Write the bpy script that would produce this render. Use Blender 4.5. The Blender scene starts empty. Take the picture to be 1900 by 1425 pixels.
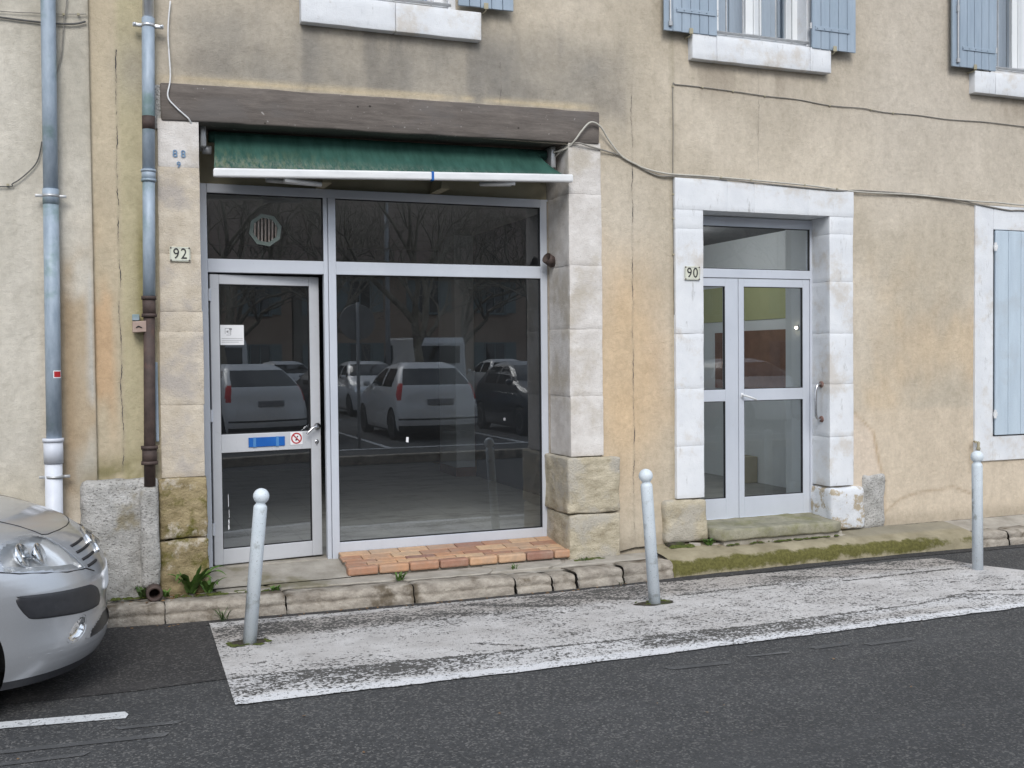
import bpy, math, random
import numpy as np
from mathutils import Vector, Matrix, noise as mnoise

# ------------------------------------------------------------------ camera, sky, sun, exposure
SC = bpy.context.scene
C = SC.collection
R = math.radians

def setup_camera():
    yaw, pitch, roll = 0.372947, -0.026791, -0.009694
    r0 = Vector((math.cos(yaw), -math.sin(yaw), 0)); f0 = Vector((math.sin(yaw), math.cos(yaw), 0)); u0 = Vector((0, 0, 1))
    f = f0 * math.cos(pitch) + u0 * math.sin(pitch); u = u0 * math.cos(pitch) - f0 * math.sin(pitch)
    r = r0 * math.cos(roll) + u * math.sin(roll); u2 = u * math.cos(roll) - r0 * math.sin(roll)
    cd = bpy.data.cameras.new('camera'); cam = bpy.data.objects.new('camera', cd); C.objects.link(cam)
    cd.sensor_width = 36.0; cd.lens = 36.0 * 1953.29 / 1900.0; cd.clip_end = 1000; cd.clip_start = 0.05
    m = Matrix((r, u2, -f)).transposed().to_4x4(); m.translation = Vector((0, -7.7, 1.77)); cam.matrix_world = m
    SC.camera = cam

def setup_light():
    el, az = R(39), R(196)          # a veiled sun, high and in front of the facade
    w = bpy.data.worlds.new('World'); SC.world = w; w.use_nodes = True
    t = w.node_tree; t.nodes.clear()
    out = t.nodes.new('ShaderNodeOutputWorld'); bg = t.nodes.new('ShaderNodeBackground')
    sky = t.nodes.new('ShaderNodeTexSky'); sky.sky_type = 'NISHITA'; sky.sun_disc = False
    sky.sun_elevation = el; sky.sun_rotation = az; sky.air_density = 1.0; sky.dust_density = 2.5; sky.ozone_density = 1.0
    tc = t.nodes.new('ShaderNodeTexCoord'); mp = t.nodes.new('ShaderNodeMapping'); mp.inputs['Scale'].default_value = (1.6, 1.6, 4.0)
    nz = t.nodes.new('ShaderNodeTexNoise'); nz.inputs['Scale'].default_value = 1.7; nz.inputs['Detail'].default_value = 7; nz.inputs['Roughness'].default_value = .58
    rp = t.nodes.new('ShaderNodeValToRGB'); rp.color_ramp.elements[0].position = .34; rp.color_ramp.elements[1].position = .60
    rp.color_ramp.elements[0].color = (.35, .35, .35, 1); rp.color_ramp.elements[1].color = (.94, .94, .94, 1)
    mx = t.nodes.new('ShaderNodeMix'); mx.data_type = 'RGBA'
    mx.inputs[7].default_value = (7.2, 7.95, 9.0, 1)          # lit cloud
    L = t.links.new
    L(tc.outputs['Generated'], mp.inputs['Vector']); L(mp.outputs['Vector'], nz.inputs['Vector']); L(nz.outputs['Fac'], rp.inputs['Fac'])
    L(rp.outputs['Color'], mx.inputs[0]); L(sky.outputs['Color'], mx.inputs[6]); L(mx.outputs[2], bg.inputs['Color'])
    bg.inputs['Strength'].default_value = 0.12
    L(bg.outputs['Background'], out.inputs['Surface'])
    sd = bpy.data.lights.new('sun', 'SUN'); sd.energy = 1.4; sd.angle = R(26); sd.color = (1.0, .975, .935)
    so = bpy.data.objects.new('sun', sd); C.objects.link(so)
    d = Vector((math.sin(az) * math.cos(el), math.cos(az) * math.cos(el), math.sin(el)))
    so.rotation_euler = d.to_track_quat('Z', 'Y').to_euler(); so.location = d * 40
    vs = SC.view_settings; vs.view_transform = 'Standard'; vs.look = 'None'; vs.gamma = 1; vs.use_curve_mapping = False
    vs.exposure = 0.46
    SC.render.engine = 'CYCLES'; cy = SC.cycles
    cy.use_denoising = True; cy.max_bounces = 8; cy.transparent_max_bounces = 12; cy.caustics_reflective = False; cy.caustics_refractive = False
    cy.sample_clamp_indirect = 6

setup_camera(); setup_light()

# ------------------------------------------------------------------ helpers: colours and noise
def s2l(c):
    return tuple(((v / 255) / 12.92 if v / 255 <= .04045 else ((v / 255 + .055) / 1.055) ** 2.4) for v in c)
def A(r, g, b, k=1.0):
    l = s2l((r, g, b)); return tuple(min(.9, v * k) for v in l)
def s2la(a):
    a = np.asarray(a, float) / 255; return np.where(a <= .04045, a / 12.92, ((a + .055) / 1.055) ** 2.4)

def vnoise(x, y, seed=0):
    xi = np.floor(x).astype(np.int64); yi = np.floor(y).astype(np.int64); fx = x - xi; fy = y - yi
    fx = fx * fx * (3 - 2 * fx); fy = fy * fy * (3 - 2 * fy)
    def h(a, b):
        n = (a * 374761393 + b * 668265263 + seed * 974711 + 1013904223) & 0xffffffff
        n = ((n ^ (n >> 13)) * 1274126177) & 0xffffffff; n = n ^ (n >> 16)
        return (n & 0xffff) / 65535.0
    return (h(xi, yi) * (1 - fx) + h(xi + 1, yi) * fx) * (1 - fy) + (h(xi, yi + 1) * (1 - fx) + h(xi + 1, yi + 1) * fx) * fy
def fbm(x, y, seed=0, o=4):
    s = 0; a = .5; t = 0
    for k in range(o):
        s = s + a * vnoise(x * 2 ** k, y * 2 ** k, seed + 17 * k); t += a; a *= .55
    return s / t
def sst(a, b, x):
    t = np.clip((x - a) / (b - a), 0, 1); return t * t * (3 - 2 * t)

# ------------------------------------------------------------------ helpers: materials
class G:
    def __init__(s, name, rough=.8, metal=0.0, spec=.5):
        s.m = bpy.data.materials.new(name); s.m.use_nodes = True; s.t = s.m.node_tree
        s.b = s.t.nodes['Principled BSDF']; s.b.inputs['Roughness'].default_value = rough; s.b.inputs['Metallic'].default_value = metal
        s.b.inputs['Specular IOR Level'].default_value = spec
        s._pos = None
    def n(s, typ, ins=None, **p):
        nd = s.t.nodes.new(typ)
        for k, v in p.items(): setattr(nd, k, v)
        for k, v in (ins or {}).items():
            if isinstance(v, bpy.types.NodeSocket): s.t.links.new(v, nd.inputs[k])
            else: nd.inputs[k].default_value = v
        return nd
    @property
    def pos(s):
        if s._pos is None: s._pos = s.n('ShaderNodeNewGeometry').outputs['Position']
        return s._pos
    def vec(s, scale=(1, 1, 1), loc=(0, 0, 0)):
        return s.n('ShaderNodeMapping', {'Vector': s.pos, 'Scale': scale, 'Location': loc}).outputs[0]
    def noise(s, scale, detail=4, rough=.55, vec=None, dist=0):
        return s.n('ShaderNodeTexNoise', {'Vector': vec or s.pos, 'Scale': scale, 'Detail': detail, 'Roughness': rough, 'Distortion': dist}).outputs['Fac']
    def voro(s, scale, vec=None, out='Distance', feature='F1', rnd=1):
        return s.n('ShaderNodeTexVoronoi', {'Vector': vec or s.pos, 'Scale': scale, 'Randomness': rnd}, feature=feature).outputs[out]
    def ramp(s, fac, stops):
        nd = s.n('ShaderNodeValToRGB', {'Fac': fac}); e = nd.color_ramp.elements
        while len(e) < len(stops): e.new(.5)
        for el, (p, c) in zip(e, stops):
            el.position = p; el.color = tuple(c) + (1,) if len(c) == 3 else c
        return nd.outputs['Color']
    def mask(s, fac, a, b):
        return s.n('ShaderNodeMapRange', {'Value': fac, 'From Min': a, 'From Max': b}, interpolation_type='SMOOTHSTEP').outputs[0]
    def mix(s, fac, a, b, blend='MIX'):
        nd = s.t.nodes.new('ShaderNodeMix'); nd.data_type = 'RGBA'; nd.blend_type = blend
        for i, v in ((0, fac), (6, a), (7, b)):
            if isinstance(v, bpy.types.NodeSocket): s.t.links.new(v, nd.inputs[i])
            elif i == 0: nd.inputs[0].default_value = v
            else: nd.inputs[i].default_value = tuple(v) + (1,) if len(v) == 3 else v
        return nd.outputs[2]
    def math(s, op, a, b=0.0, c=None):
        ins = {0: a, 1: b}
        if c is not None: ins[2] = c
        return s.n('ShaderNodeMath', ins, operation=op).outputs[0]
    def sep(s):
        return s.n('ShaderNodeSeparateXYZ', {0: s.pos}).outputs
    def attr(s, name):
        return s.n('ShaderNodeAttribute', attribute_name=name).outputs['Color']
    def rnd(s):
        return s.n('ShaderNodeObjectInfo').outputs['Random']
    def col(s, c):
        if isinstance(c, bpy.types.NodeSocket): s.t.links.new(c, s.b.inputs['Base Color'])
        else: s.b.inputs['Base Color'].default_value = tuple(c) + (1,)
        return s
    def rough(s, c):
        if isinstance(c, bpy.types.NodeSocket): s.t.links.new(c, s.b.inputs['Roughness'])
        else: s.b.inputs['Roughness'].default_value = c
        return s
    def bump(s, h, strength=.4, dist=.01, normal=None):
        ins = {'Height': h, 'Strength': strength, 'Distance': dist}
        if normal is not None: ins['Normal'] = normal
        o = s.n('ShaderNodeBump', ins).outputs[0]; s.t.links.new(o, s.b.inputs['Normal']); return o

def mottled(name, c1, c2, scale=6, rough=.85, bscale=90, bstr=.35, bdist=.006, c3=None, s3=1.4, t3=(.5, .7), vec=None, spec=.4, metal=0, detail=6, speck=0.0):
    g = G(name, rough, metal, spec); v = g.vec(vec) if vec else None
    c = g.ramp(g.noise(scale, detail, .62, v), [(.3, c1), (.7, c2)])
    if c3 is not None: c = g.mix(g.mask(g.noise(s3, 5, .6, g.vec((1, 1, 1), (7, 3, 5))), *t3), c, c3)
    if speck: c = g.mix(g.math('MULTIPLY', g.mask(g.noise(160, 2), .6, .75), speck), c, (.06, .055, .05))
    g.col(c)
    if bstr: g.bump(g.math('ADD', g.noise(bscale, 4, .6), g.math('MULTIPLY', g.noise(bscale * .17, 3), 1.5)), bstr, bdist)
    return g.m

M = {}
def make_materials():
    K = 1.0
    # plaster: the tint attribute holds stains and patches, the nodes add grain and cracks
    def plaster(name, cracks=()):
        g = G(name, .93, 0, .25); c = g.attr('tint')
        c = g.mix(1.0, c, g.ramp(g.noise(26, 6, .65), [(.25, (.90, .90, .90)), (.75, (1.07, 1.07, 1.07))]), 'MULTIPLY')
        c = g.mix(1.0, c, g.ramp(g.noise(3.2, 6, .7, g.vec((1.6, 1, .8))), [(.3, (.93, .93, .925)), (.7, (1.04, 1.04, 1.035))]), 'MULTIPLY')
        c = g.mix(1.0, c, g.ramp(g.noise(11, 7, .75, g.vec((1, 1, .75), (3, 1, 7))), [(.32, (.87, .865, .85)), (.5, (1, 1, 1)), (.68, (1.09, 1.09, 1.09))]), 'MULTIPLY')
        c = g.mix(g.math('MULTIPLY', g.mask(g.noise(38, 6, .8, g.vec((1.8, 1, .5))), .60, .72), .22), c, (.60, .57, .52))
        pits = g.mask(g.noise(150, 2, .5), .66, .74)
        c = g.mix(g.math('MULTIPLY', pits, .32), c, (.16, .14, .11))
        h = g.math('ADD', g.noise(170, 4, .65), g.math('MULTIPLY', g.noise(22, 4, .6), 1.6))
        x, y, z = g.sep()
        for (x0, z0, z1, w) in cracks:
            wob = g.math('MULTIPLY', g.math('SUBTRACT', g.noise(2.2, 5, .7, g.vec((.01, 0, 1), (x0 * 9, 0, 0))), .5), .085)
            d = g.math('ABSOLUTE', g.math('SUBTRACT', g.math('SUBTRACT', x, x0), wob))
            lw = g.math('MULTIPLY', g.mask(g.noise(7, 3, .6, g.vec((.01, 0, 1), (x0 * 5, 1, 0))), .40, .72), w)
            ln = g.math('LESS_THAN', d, lw)
            rg = g.math('MULTIPLY', g.math('GREATER_THAN', z, z0), g.math('LESS_THAN', z, z1))
            k = g.math('MULTIPLY', ln, rg)
            halo = g.math('MULTIPLY', g.math('MULTIPLY', g.mask(d, w * 4.5, 0.0), rg), .22)
            c = g.mix(halo, c, (.24, .21, .17)); c = g.mix(k, c, (.07, .065, .066))
            h = g.math('SUBTRACT', h, g.math('MULTIPLY', k, 4))
        g.col(c); g.bump(h, .6, .008); return g.m
    M['plaster'] = plaster('plaster_beige', ((.135, .98, 3.88, .0042), (4.085, .17, 3.98, .0046), (2.935, 3.72, 4.05, .0028), (5.31, 3.3, 4.2, .0016)))
    M['plaster_grey'] = plaster('plaster_grey', ())
    M['stone_pale'] = mottled('stone_pale', A(180, 168, 150, K), A(210, 200, 184, K), 7, .9, 90, .75, .007, A(176, 168, 160, K), 3.0, (.48, .66), speck=.6, detail=8)
    M['stone_white'] = mottled('stone_white_washed', A(194, 188, 182, K), A(222, 218, 214, K), 7, .9, 90, .7, .006, A(186, 178, 166, K), 2.6, (.5, .68), speck=.5, detail=8)
    M['stone_yellow'] = mottled('stone_yellow', A(150, 140, 118, K), A(204, 194, 172, K), 7, .93, 70, .9, .012, A(176, 170, 158, K), 3.2, (.46, .62), vec=(1, 1, 2.6), speck=.7, detail=8)
    g = G('stone_mossy', .95, 0, .2)
    c = g.ramp(g.noise(8, 6, .65, g.vec((1, 1, 2.4))), [(.28, A(112, 100, 72, K)), (.72, A(178, 162, 128, K))])
    c = g.mix(g.mask(g.noise(5, 5, .65), .48, .66), c, A(98, 94, 44, K))
    c = g.mix(g.mask(g.noise(5, 6, .7, g.vec((1, 1, 1), (3, 9, 1))), .53, .64), c, A(186, 176, 160, K))
    c = g.mix(g.math('MULTIPLY', g.mask(g.noise(60, 4, .7), .58, .7), .5), c, A(92, 82, 62, K))
    g.col(c); g.bump(g.math('ADD', g.noise(60, 5, .65), g.noise(14, 4)), .9, .014); M['stone_mossy'] = g.m
    g = G('render_rough_grey', .95, 0, .2)
    c = g.ramp(g.noise(7, 6, .7), [(.25, A(140, 138, 132, K)), (.7, A(208, 206, 203, K))])
    c = g.mix(g.math('MULTIPLY', g.mask(g.noise(60, 3, .6, g.vec((1, 1, 1.7))), .55, .66), .75), c, A(96, 94, 90, K))
    c = g.mix(g.mask(g.noise(3, 5, .6, g.vec((1, 1, 1), (1, 5, 2))), .58, .72), c, A(150, 142, 122, K))
    g.col(c); g.bump(g.math('ADD', g.noise(55, 5, .7), g.noise(17, 4)), 1.0, .018); M['rough_render'] = g.m
    # white painted stone
    g = G('white_paint_stone', .8, 0, .3)
    c = g.ramp(g.noise(5, 5, .6), [(.25, (.64, .66, .69)), (.75, (.75, .765, .785))])
    c = g.mix(g.math('MULTIPLY', g.mask(g.noise(2.6, 6, .7, g.vec((1, 1, 1), (4, 4, 4))), .50, .68), .6), c, A(190, 180, 166, K))
    c = g.mix(g.math('MULTIPLY', g.mask(g.noise(9, 7, .75, g.vec((2.2, 1, .5), (1, 2, 8))), .58, .70), .55), c, A(150, 148, 146, K))
    c = g.mix(g.math('MULTIPLY', g.mask(g.noise(24, 6, .75), .63, .72), .4), c, A(150, 143, 136, K))
    g.col(c); g.bump(g.math('ADD', g.noise(110, 3), g.math('MULTIPLY', g.noise(14, 4), 1.8)), .35, .006); M['white_stone'] = g.m
    # white painted base, worn through
    g = G('white_paint_worn', .85, 0, .3)
    c = g.ramp(g.noise(6, 5), [(.3, (.58, .60, .63)), (.7, (.70, .715, .74))])
    c = g.mix(g.mask(g.noise(7, 6, .72), .5, .58), c, A(172, 160, 140, K))
    g.col(c); g.bump(g.math('ADD', g.noise(80, 4), g.math('MULTIPLY', g.noise(15, 4), 1.6)), .6, .009); M['white_worn'] = g.m
    # old timber, grain along x
    g = G('old_timber', .88, 0, .25)
    gr = g.noise(4, 9, .78, g.vec((.8, 5, 6)), .3)
    c = g.ramp(gr, [(.2, A(76, 71, 67, .9)), (.5, A(109, 102, 97, .9)), (.82, A(138, 130, 123, .9))])
    c = g.mix(g.math('MULTIPLY', g.mask(g.noise(1.8, 5, .65, g.vec((1, 1, 2))), .5, .66), .55), c, A(104, 100, 98, K))
    c = g.mix(g.mask(g.voro(5.5, g.vec((1, 1, 1.3))), .075, .03), c, (.03, .026, .022))
    c = g.mix(g.math('MULTIPLY', g.mask(g.noise(30, 3), .66, .74), .5), c, A(190, 186, 182, K))
    g.col(c); g.bump(g.math('ADD', gr, g.math('MULTIPLY', g.noise(9, 6, .8, g.vec((.7, 5, 11))), .8)), .4, .006); M['timber'] = g.m
    # metals and plastics
    M['zinc'] = mottled('zinc', A(134, 148, 162, 1), A(164, 177, 190, 1), 9, .52, 40, .12, .004, A(128, 152, 152, .8), 3, (.5, .68), vec=(2, 2, .7), spec=.5, metal=.08)
    M['zinc_bright'] = mottled('zinc_bright', (.62, .64, .66), (.75, .77, .8), 9, .32, 30, .05, .002, spec=.6, metal=.75)
    M['pvc'] = mottled('pvc_white', A(192, 196, 206, K), A(214, 218, 226, K), 4, .45, 20, .03, .002, A(186, 186, 180, K), 2, (.55, .75))
    M['iron'] = mottled('cast_iron_brown', A(60, 50, 48, .8), A(98, 82, 76, .8), 10, .7, 70, .35, .004, A(112, 74, 58, .8), 4, (.6, .75))
    M['steel'] = mottled('polished_steel', (.55, .55, .56), (.68, .68, .7), 8, .22, 60, .02, .001, metal=1)
    M['rust'] = mottled('rusty_flange', (.12, .05, .04), (.3, .2, .17), 40, .6, 60, .3, .003, metal=.3)
    g = G('aluminium_frame', .42, .25, .5)
    c = g.ramp(g.noise(3, 4, .6, g.vec((1, 1, .6))), [(.3, (.56, .595, .66)), (.7, (.63, .665, .73))])
    c = g.mix(g.math('MULTIPLY', g.mask(g.noise(40, 4, .7), .62, .74), .25), c, (.3, .28, .25)); g.col(c)
    g.bump(g.noise(60, 3), .04, .002); M['alu'] = g.m
    g = G('aluminium_door', .45, .2, .5)
    c = g.ramp(g.noise(3, 4, .6), [(.3, (.53, .545, .575)), (.7, (.60, .615, .645))])
    c = g.mix(g.math('MULTIPLY', g.mask(g.noise(45, 4, .7), .6, .74), .25), c, (.28, .26, .23)); g.col(c); M['alu_door'] = g.m
    M['gasket'] = mottled('black_gasket', (.012, .012, .014), (.025, .025, .028), 30, .6, 60, .05)
    M['black_plastic'] = mottled('black_plastic', (.022, .023, .027), (.034, .035, .04), 30, .42, 300, .12, .001, spec=.5)
    M['rubber'] = mottled('rubber', (.016, .016, .017), (.03, .03, .03), 20, .8, 120, .2)
    M['bollard'] = mottled('bollard_paint', A(196, 206, 213, K), A(212, 220, 226, K), 5, .45, 60, .08, .002, A(158, 164, 164, K), 9, (.56, .72), speck=.6)
    M['white_metal'] = mottled('white_lacquer', (.66, .67, .68), (.78, .785, .79), 5, .4, 30, .05, .001, (.5, .5, .44), 7, (.58, .75), vec=(1, 1, 4))
    g = G('green_canvas', .85, 0, .2)
    x, y, z = g.sep()
    c = g.ramp(g.noise(5, 5, .6, g.vec((3, 1, .7))), [(.3, A(38, 70, 62, .95)), (.7, A(56, 92, 83, .95))])
    alg = g.math('MULTIPLY', g.mask(z, 3.32, 3.12), g.mask(g.noise(9, 6, .75, g.vec((3.2, 1, .35))), .44, .66))
    alg = g.math('MULTIPLY', alg, g.mask(x, 2.4, .9))
    c = g.mix(g.math('MULTIPLY', alg, .65), c, A(122, 128, 98, .8))
    c = g.mix(g.math('MULTIPLY', g.math('MULTIPLY', g.mask(z, 3.24, 3.12), g.mask(g.noise(16, 6, .75, g.vec((3, 1, .5))), .40, .62)), .45), c, A(150, 152, 140, .8))
    g.col(c); g.bump(g.noise(260, 2), .2, .002); M['canvas'] = g.m
    M['cream'] = mottled('cream_panel', A(176, 168, 142, .75), A(196, 188, 164, .75), 3, .8, 60, .15, .004)
    # glass: transparent with a Fresnel mirror coat (two faces of a pane)
    def glass(name, ior, tint, rough=0.0, dust=0.0):
        m = bpy.data.materials.new(name); m.use_nodes = True; t = m.node_tree; t.nodes.clear()
        o = t.nodes.new('ShaderNodeOutputMaterial'); mx = t.nodes.new('ShaderNodeMixShader'); tr = t.nodes.new('ShaderNodeBsdfTransparent')
        gl = t.nodes.new('ShaderNodeBsdfGlossy'); lw = t.nodes.new('ShaderNodeLayerWeight'); lw.inputs['Blend'].default_value = .5; f0 = ((ior - 1) / (ior + 1)) ** 2
        pw = t.nodes.new('ShaderNodeMath'); pw.operation = 'POWER'; pw.inputs[1].default_value = 5; t.links.new(lw.outputs['Facing'], pw.inputs[0])
        fr = t.nodes.new('ShaderNodeMapRange'); fr.inputs['To Min'].default_value = f0; t.links.new(pw.outputs[0], fr.inputs['Value'])       # Schlick, the same from both sides
        tr.inputs['Color'].default_value = tuple(tint) + (1,); gl.inputs['Roughness'].default_value = rough; gl.inputs['Color'].default_value = (.92, .96, 1, 1)
        t.links.new(fr.outputs[0], mx.inputs[0]); t.links.new(tr.outputs[0], mx.inputs[1]); t.links.new(gl.outputs[0], mx.inputs[2]); t.links.new(mx.outputs[0], o.inputs[0])
        if dust:
            df = t.nodes.new('ShaderNodeBsdfDiffuse'); df.inputs['Color'].default_value = (.62, .64, .66, 1); m2 = t.nodes.new('ShaderNodeMixShader')
            ge = t.nodes.new('ShaderNodeNewGeometry'); nz = t.nodes.new('ShaderNodeTexNoise'); nz.inputs['Scale'].default_value = 2.2; nz.inputs['Detail'].default_value = 7; nz.inputs['Roughness'].default_value = .65
            mr = t.nodes.new('ShaderNodeMapRange'); mr.inputs['From Min'].default_value = .3; mr.inputs['From Max'].default_value = .75; mr.inputs['To Min'].default_value = dust * .6; mr.inputs['To Max'].default_value = dust * 1.5
            t.links.new(ge.outputs['Position'], nz.inputs['Vector']); t.links.new(nz.outputs['Fac'], mr.inputs['Value']); t.links.new(mr.outputs[0], m2.inputs[0])
            t.links.new(mx.outputs[0], m2.inputs[1]); t.links.new(df.outputs[0], m2.inputs[2]); t.links.new(m2.outputs[0], o.inputs[0])
        return m
    M['glass'] = glass('window_glass', 2.3, (.84, .88, .90), 0, .013)
    M['glass_clear'] = glass('clear_glass', 1.75, (.92, .95, .96), 0, .012)
    M['glass_upper'] = glass('upper_window_glass', 2.6, (.7, .75, .8))
    M['lens'] = glass('headlight_lens', 1.5, (.95, .96, .97), .02)
    M['frosted_disc'] = mottled('vent_plastic', (.13, .165, .15), (.2, .24, .22), 10, .3, 40, .1)
    M['slat_metal'] = mottled('vent_slat', (.25, .18, .14), (.55, .5, .46), 30, .4, 40, .1, vec=(3, 1, 1))
    # paper, print, stickers
    M['paper'] = mottled('paper', (.74, .75, .77), (.80, .81, .83), 8, .8, 60, .05)
    M['print'] = mottled('print_grey', (.2, .2, .21), (.34, .34, .36), 90, .8, 60, 0)
    M['blue'] = mottled('blue_card', A(20, 92, 176, .85), A(30, 106, 190, .85), 6, .5, 60, .03)
    M['tape'] = mottled('clear_tape', A(70, 130, 195, .85), A(96, 150, 205, .85), 20, .25, 60, .03)
    M['red'] = mottled('red_ink', A(180, 34, 40, .85), A(198, 46, 50, .85), 12, .5, 60, 0)
    M['ink'] = mottled('black_ink', (.02, .02, .022), (.035, .035, .035), 30, .5, 60, 0)
    M['enamel'] = mottled('enamel_plate', A(212, 214, 196, .85), A(232, 234, 218, .85), 12, .25, 50, .05, .002, A(178, 168, 140, .8), 9, (.62, .72))
    M['stencil'] = mottled('stencil_blue', A(92, 132, 176, .8), A(150, 180, 206, .8), 40, .9, 60, 0)
    # terracotta tiles: one colour for each tile
    g = G('terracotta', .62, 0, .4)
    c = g.ramp(g.rnd(), [(0, A(140, 104, 92, 1)), (.28, A(180, 134, 104, 1)), (.5, A(196, 154, 120, 1)), (.75, A(204, 172, 138, 1)), (1, A(152, 116, 104, 1))])
    c = g.mix(1, c, g.ramp(g.noise(30, 5, .6), [(.3, (.82, .82, .82)), (.7, (1.1, 1.1, 1.1))]), 'MULTIPLY')
    c = g.mix(g.math('MULTIPLY', g.mask(g.noise(6, 6, .7), .40, .66), .5), c, A(166, 148, 132, .9))
    g.col(c); g.bump(g.noise(120, 3), .15, .003); M['tile'] = g.m
    M['mortar'] = mottled('mortar', A(150, 142, 130, .8), A(180, 172, 160, .8), 20, .95, 160, .5)
    # ground
    def asphalt(name, d, l, spk, b=1.0):
        g = G(name, .86, 0, .35)
        c = g.ramp(g.noise(1.1, 6, .62), [(.3, d), (.7, l)])
        ag = g.voro(100, out='Color'); agv = g.n('ShaderNodeSeparateColor', {0: ag}).outputs[0]
        c = g.mix(g.math('MULTIPLY', g.mask(agv, .70, .98), spk), c, (.27, .26, .245))
        c = g.mix(g.math('MULTIPLY', g.mask(agv, .34, .05), .45), c, (.018, .018, .018))
        c = g.mix(g.math('MULTIPLY', g.mask(g.noise(.9, 4, .6, g.vec((.35, 2.2, 1))), .5, .72), .35), c, tuple(v * 1.5 for v in l))
        c = g.mix(g.math('MULTIPLY', g.mask(g.noise(.45, 5, .65, g.vec((.25, 1.6, 1), (2, 5, 0))), .46, .66), .30), c, tuple(v * .55 for v in d))
        c = g.mix(g.math('MULTIPLY', g.mask(g.noise(2.6, 4, .6, g.vec((1, 1, 1), (9, 1, 0))), .68, .74), .35), c, (.02, .02, .02))
        g.col(c); g.bump(g.math('ADD', g.math('MULTIPLY', g.voro(135), -1.2), g.noise(60, 3)), .6 * b, .008)
        return g.m
    M['asphalt'] = asphalt('asphalt', (.048, .049, .051), (.068, .069, .071), .42)
    M['asphalt_patch'] = asphalt('asphalt_patch', (.030, .029, .030), (.046, .044, .044), .28, .5)
    M['asphalt_lot'] = asphalt('asphalt_car_park', (.07, .07, .072), (.1, .1, .1), .4)
    # worn road paint over asphalt: 'wear' holds where traffic and age took it off
    g = G('island_paint', .85, 0, .3)
    wear = g.n('ShaderNodeSeparateColor', {0: g.attr('wear')}).outputs
    fine = g.math('ADD', g.math('ADD', g.math('MULTIPLY', g.noise(58, 7, .82), .50), g.math('MULTIPLY', g.n('ShaderNodeSeparateColor', {0: g.voro(72, out='Color')}).outputs[0], .16)), g.math('ADD', g.math('MULTIPLY', g.noise(9, 6, .75, g.vec((.7, 2.0, 1))), .34), .0))
    on = g.mask(g.math('SUBTRACT', fine, g.math('MULTIPLY', wear[0], .26)), .315, .365)
    pc = g.ramp(g.noise(4, 5, .6), [(.3, A(172, 169, 167, K)), (.7, A(202, 200, 199, K))])
    pc = g.mix(wear[1], pc, A(158, 150, 142, K)); pc = g.mix(g.math('MULTIPLY', wear[2], .75), pc, A(222, 224, 228, K))
    pc = g.mix(g.math('MULTIPLY', g.mask(g.noise(120, 2), .56, .72), .35), pc, (.16, .155, .15))
    g.col(g.mix(on, (.085, .082, .078), pc)); g.bump(g.math('ADD', g.math('MULTIPLY', on, .5), g.math('ADD', g.noise(90, 3), g.math('MULTIPLY', g.voro(95), -1))), .55, .007); M['island'] = g.m
    g = G('road_line_paint', .8, 0, .3)
    on = g.mask(g.noise(60, 5, .72), .36, .44)
    g.col(g.mix(on, (.05, .05, .05), g.ramp(g.noise(8, 4), [(.3, (.5, .51, .52)), (.7, (.62, .63, .64))]))); g.bump(g.noise(90, 3), .4, .006); M['line'] = g.m
    g = G('faded_line_paint', .85, 0, .3)
    on = g.mask(g.math('ADD', g.math('MULTIPLY', g.noise(80, 4, .7), .5), g.math('MULTIPLY', g.noise(3, 4, .6), .5)), .46, .62)
    g.col(g.mix(g.math('MULTIPLY', on, .5), (.072, .073, .075), (.2, .2, .2))); g.bump(g.noise(90, 3), .5, .008); M['faded'] = g.m
    M['concrete'] = mottled('pavement_concrete', A(140, 134, 124, K), A(178, 172, 162, K), 5, .92, 110, .45, .006, A(122, 116, 96, K), 2.2, (.54, .7), speck=.4)
    M['kerb_stone'] = mottled('kerb_stone', A(120, 112, 102, K), A(180, 172, 160, K), 9, .9, 60, .8, .010, A(98, 88, 74, K), 4.5, (.5, .66), vec=(1, 1, 2), speck=.75, detail=8)
    g = G('mossy_concrete', .93, 0, .25); ms = g.n('ShaderNodeSeparateColor', {0: g.attr('moss')}).outputs
    c = g.ramp(g.noise(5, 6, .62), [(.3, A(128, 120, 98, K)), (.7, A(164, 155, 132, K))])
    c = g.mix(ms[1], c, A(134, 130, 120, K))
    mc = g.ramp(g.noise(45, 4, .7), [(.3, A(74, 72, 36, .9)), (.7, A(112, 108, 62, .9))])
    c = g.mix(g.mask(g.math('ADD', ms[0], g.math('MULTIPLY', g.math('SUBTRACT', g.noise(9, 6, .7), .5), 1.1)), .38, .66), c, mc)
    g.col(c); g.bump(g.math('ADD', g.noise(120, 4), g.math('MULTIPLY', g.noise(16, 4), 1.4)), .5, .008); M['mossy_concrete'] = g.m
    g = G('mossy_step', .93, 0, .25)
    c = g.ramp(g.noise(6, 6, .65), [(.3, A(118, 116, 100, K)), (.7, A(164, 160, 142, K))])
    c = g.mix(g.math('MULTIPLY', g.mask(g.noise(3.2, 6, .68), .48, .70), .8), c, A(118, 118, 76, K))
    c = g.mix(g.math('MULTIPLY', g.mask(g.noise(70, 4), .6, .72), .5), c, A(84, 84, 70, K))
    g.col(c); g.bump(g.math('ADD', g.noise(90, 4), g.noise(16, 4)), .6, .01); M['mossy_step'] = g.m
    M['dirt'] = mottled('dirt', (.03, .026, .02), (.085, .072, .05), 20, .98, 60, .8, .02, (.05, .06, .02), 8, (.55, .65))
    # shutters and joinery
    M['shutter'] = mottled('shutter_paint', A(140, 155, 170, 1), A(160, 174, 188, 1), 5, .62, 60, .2, .003, A(142, 158, 172, 1), 3, (.5, .7), vec=(2.5, 1, .35))
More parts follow.
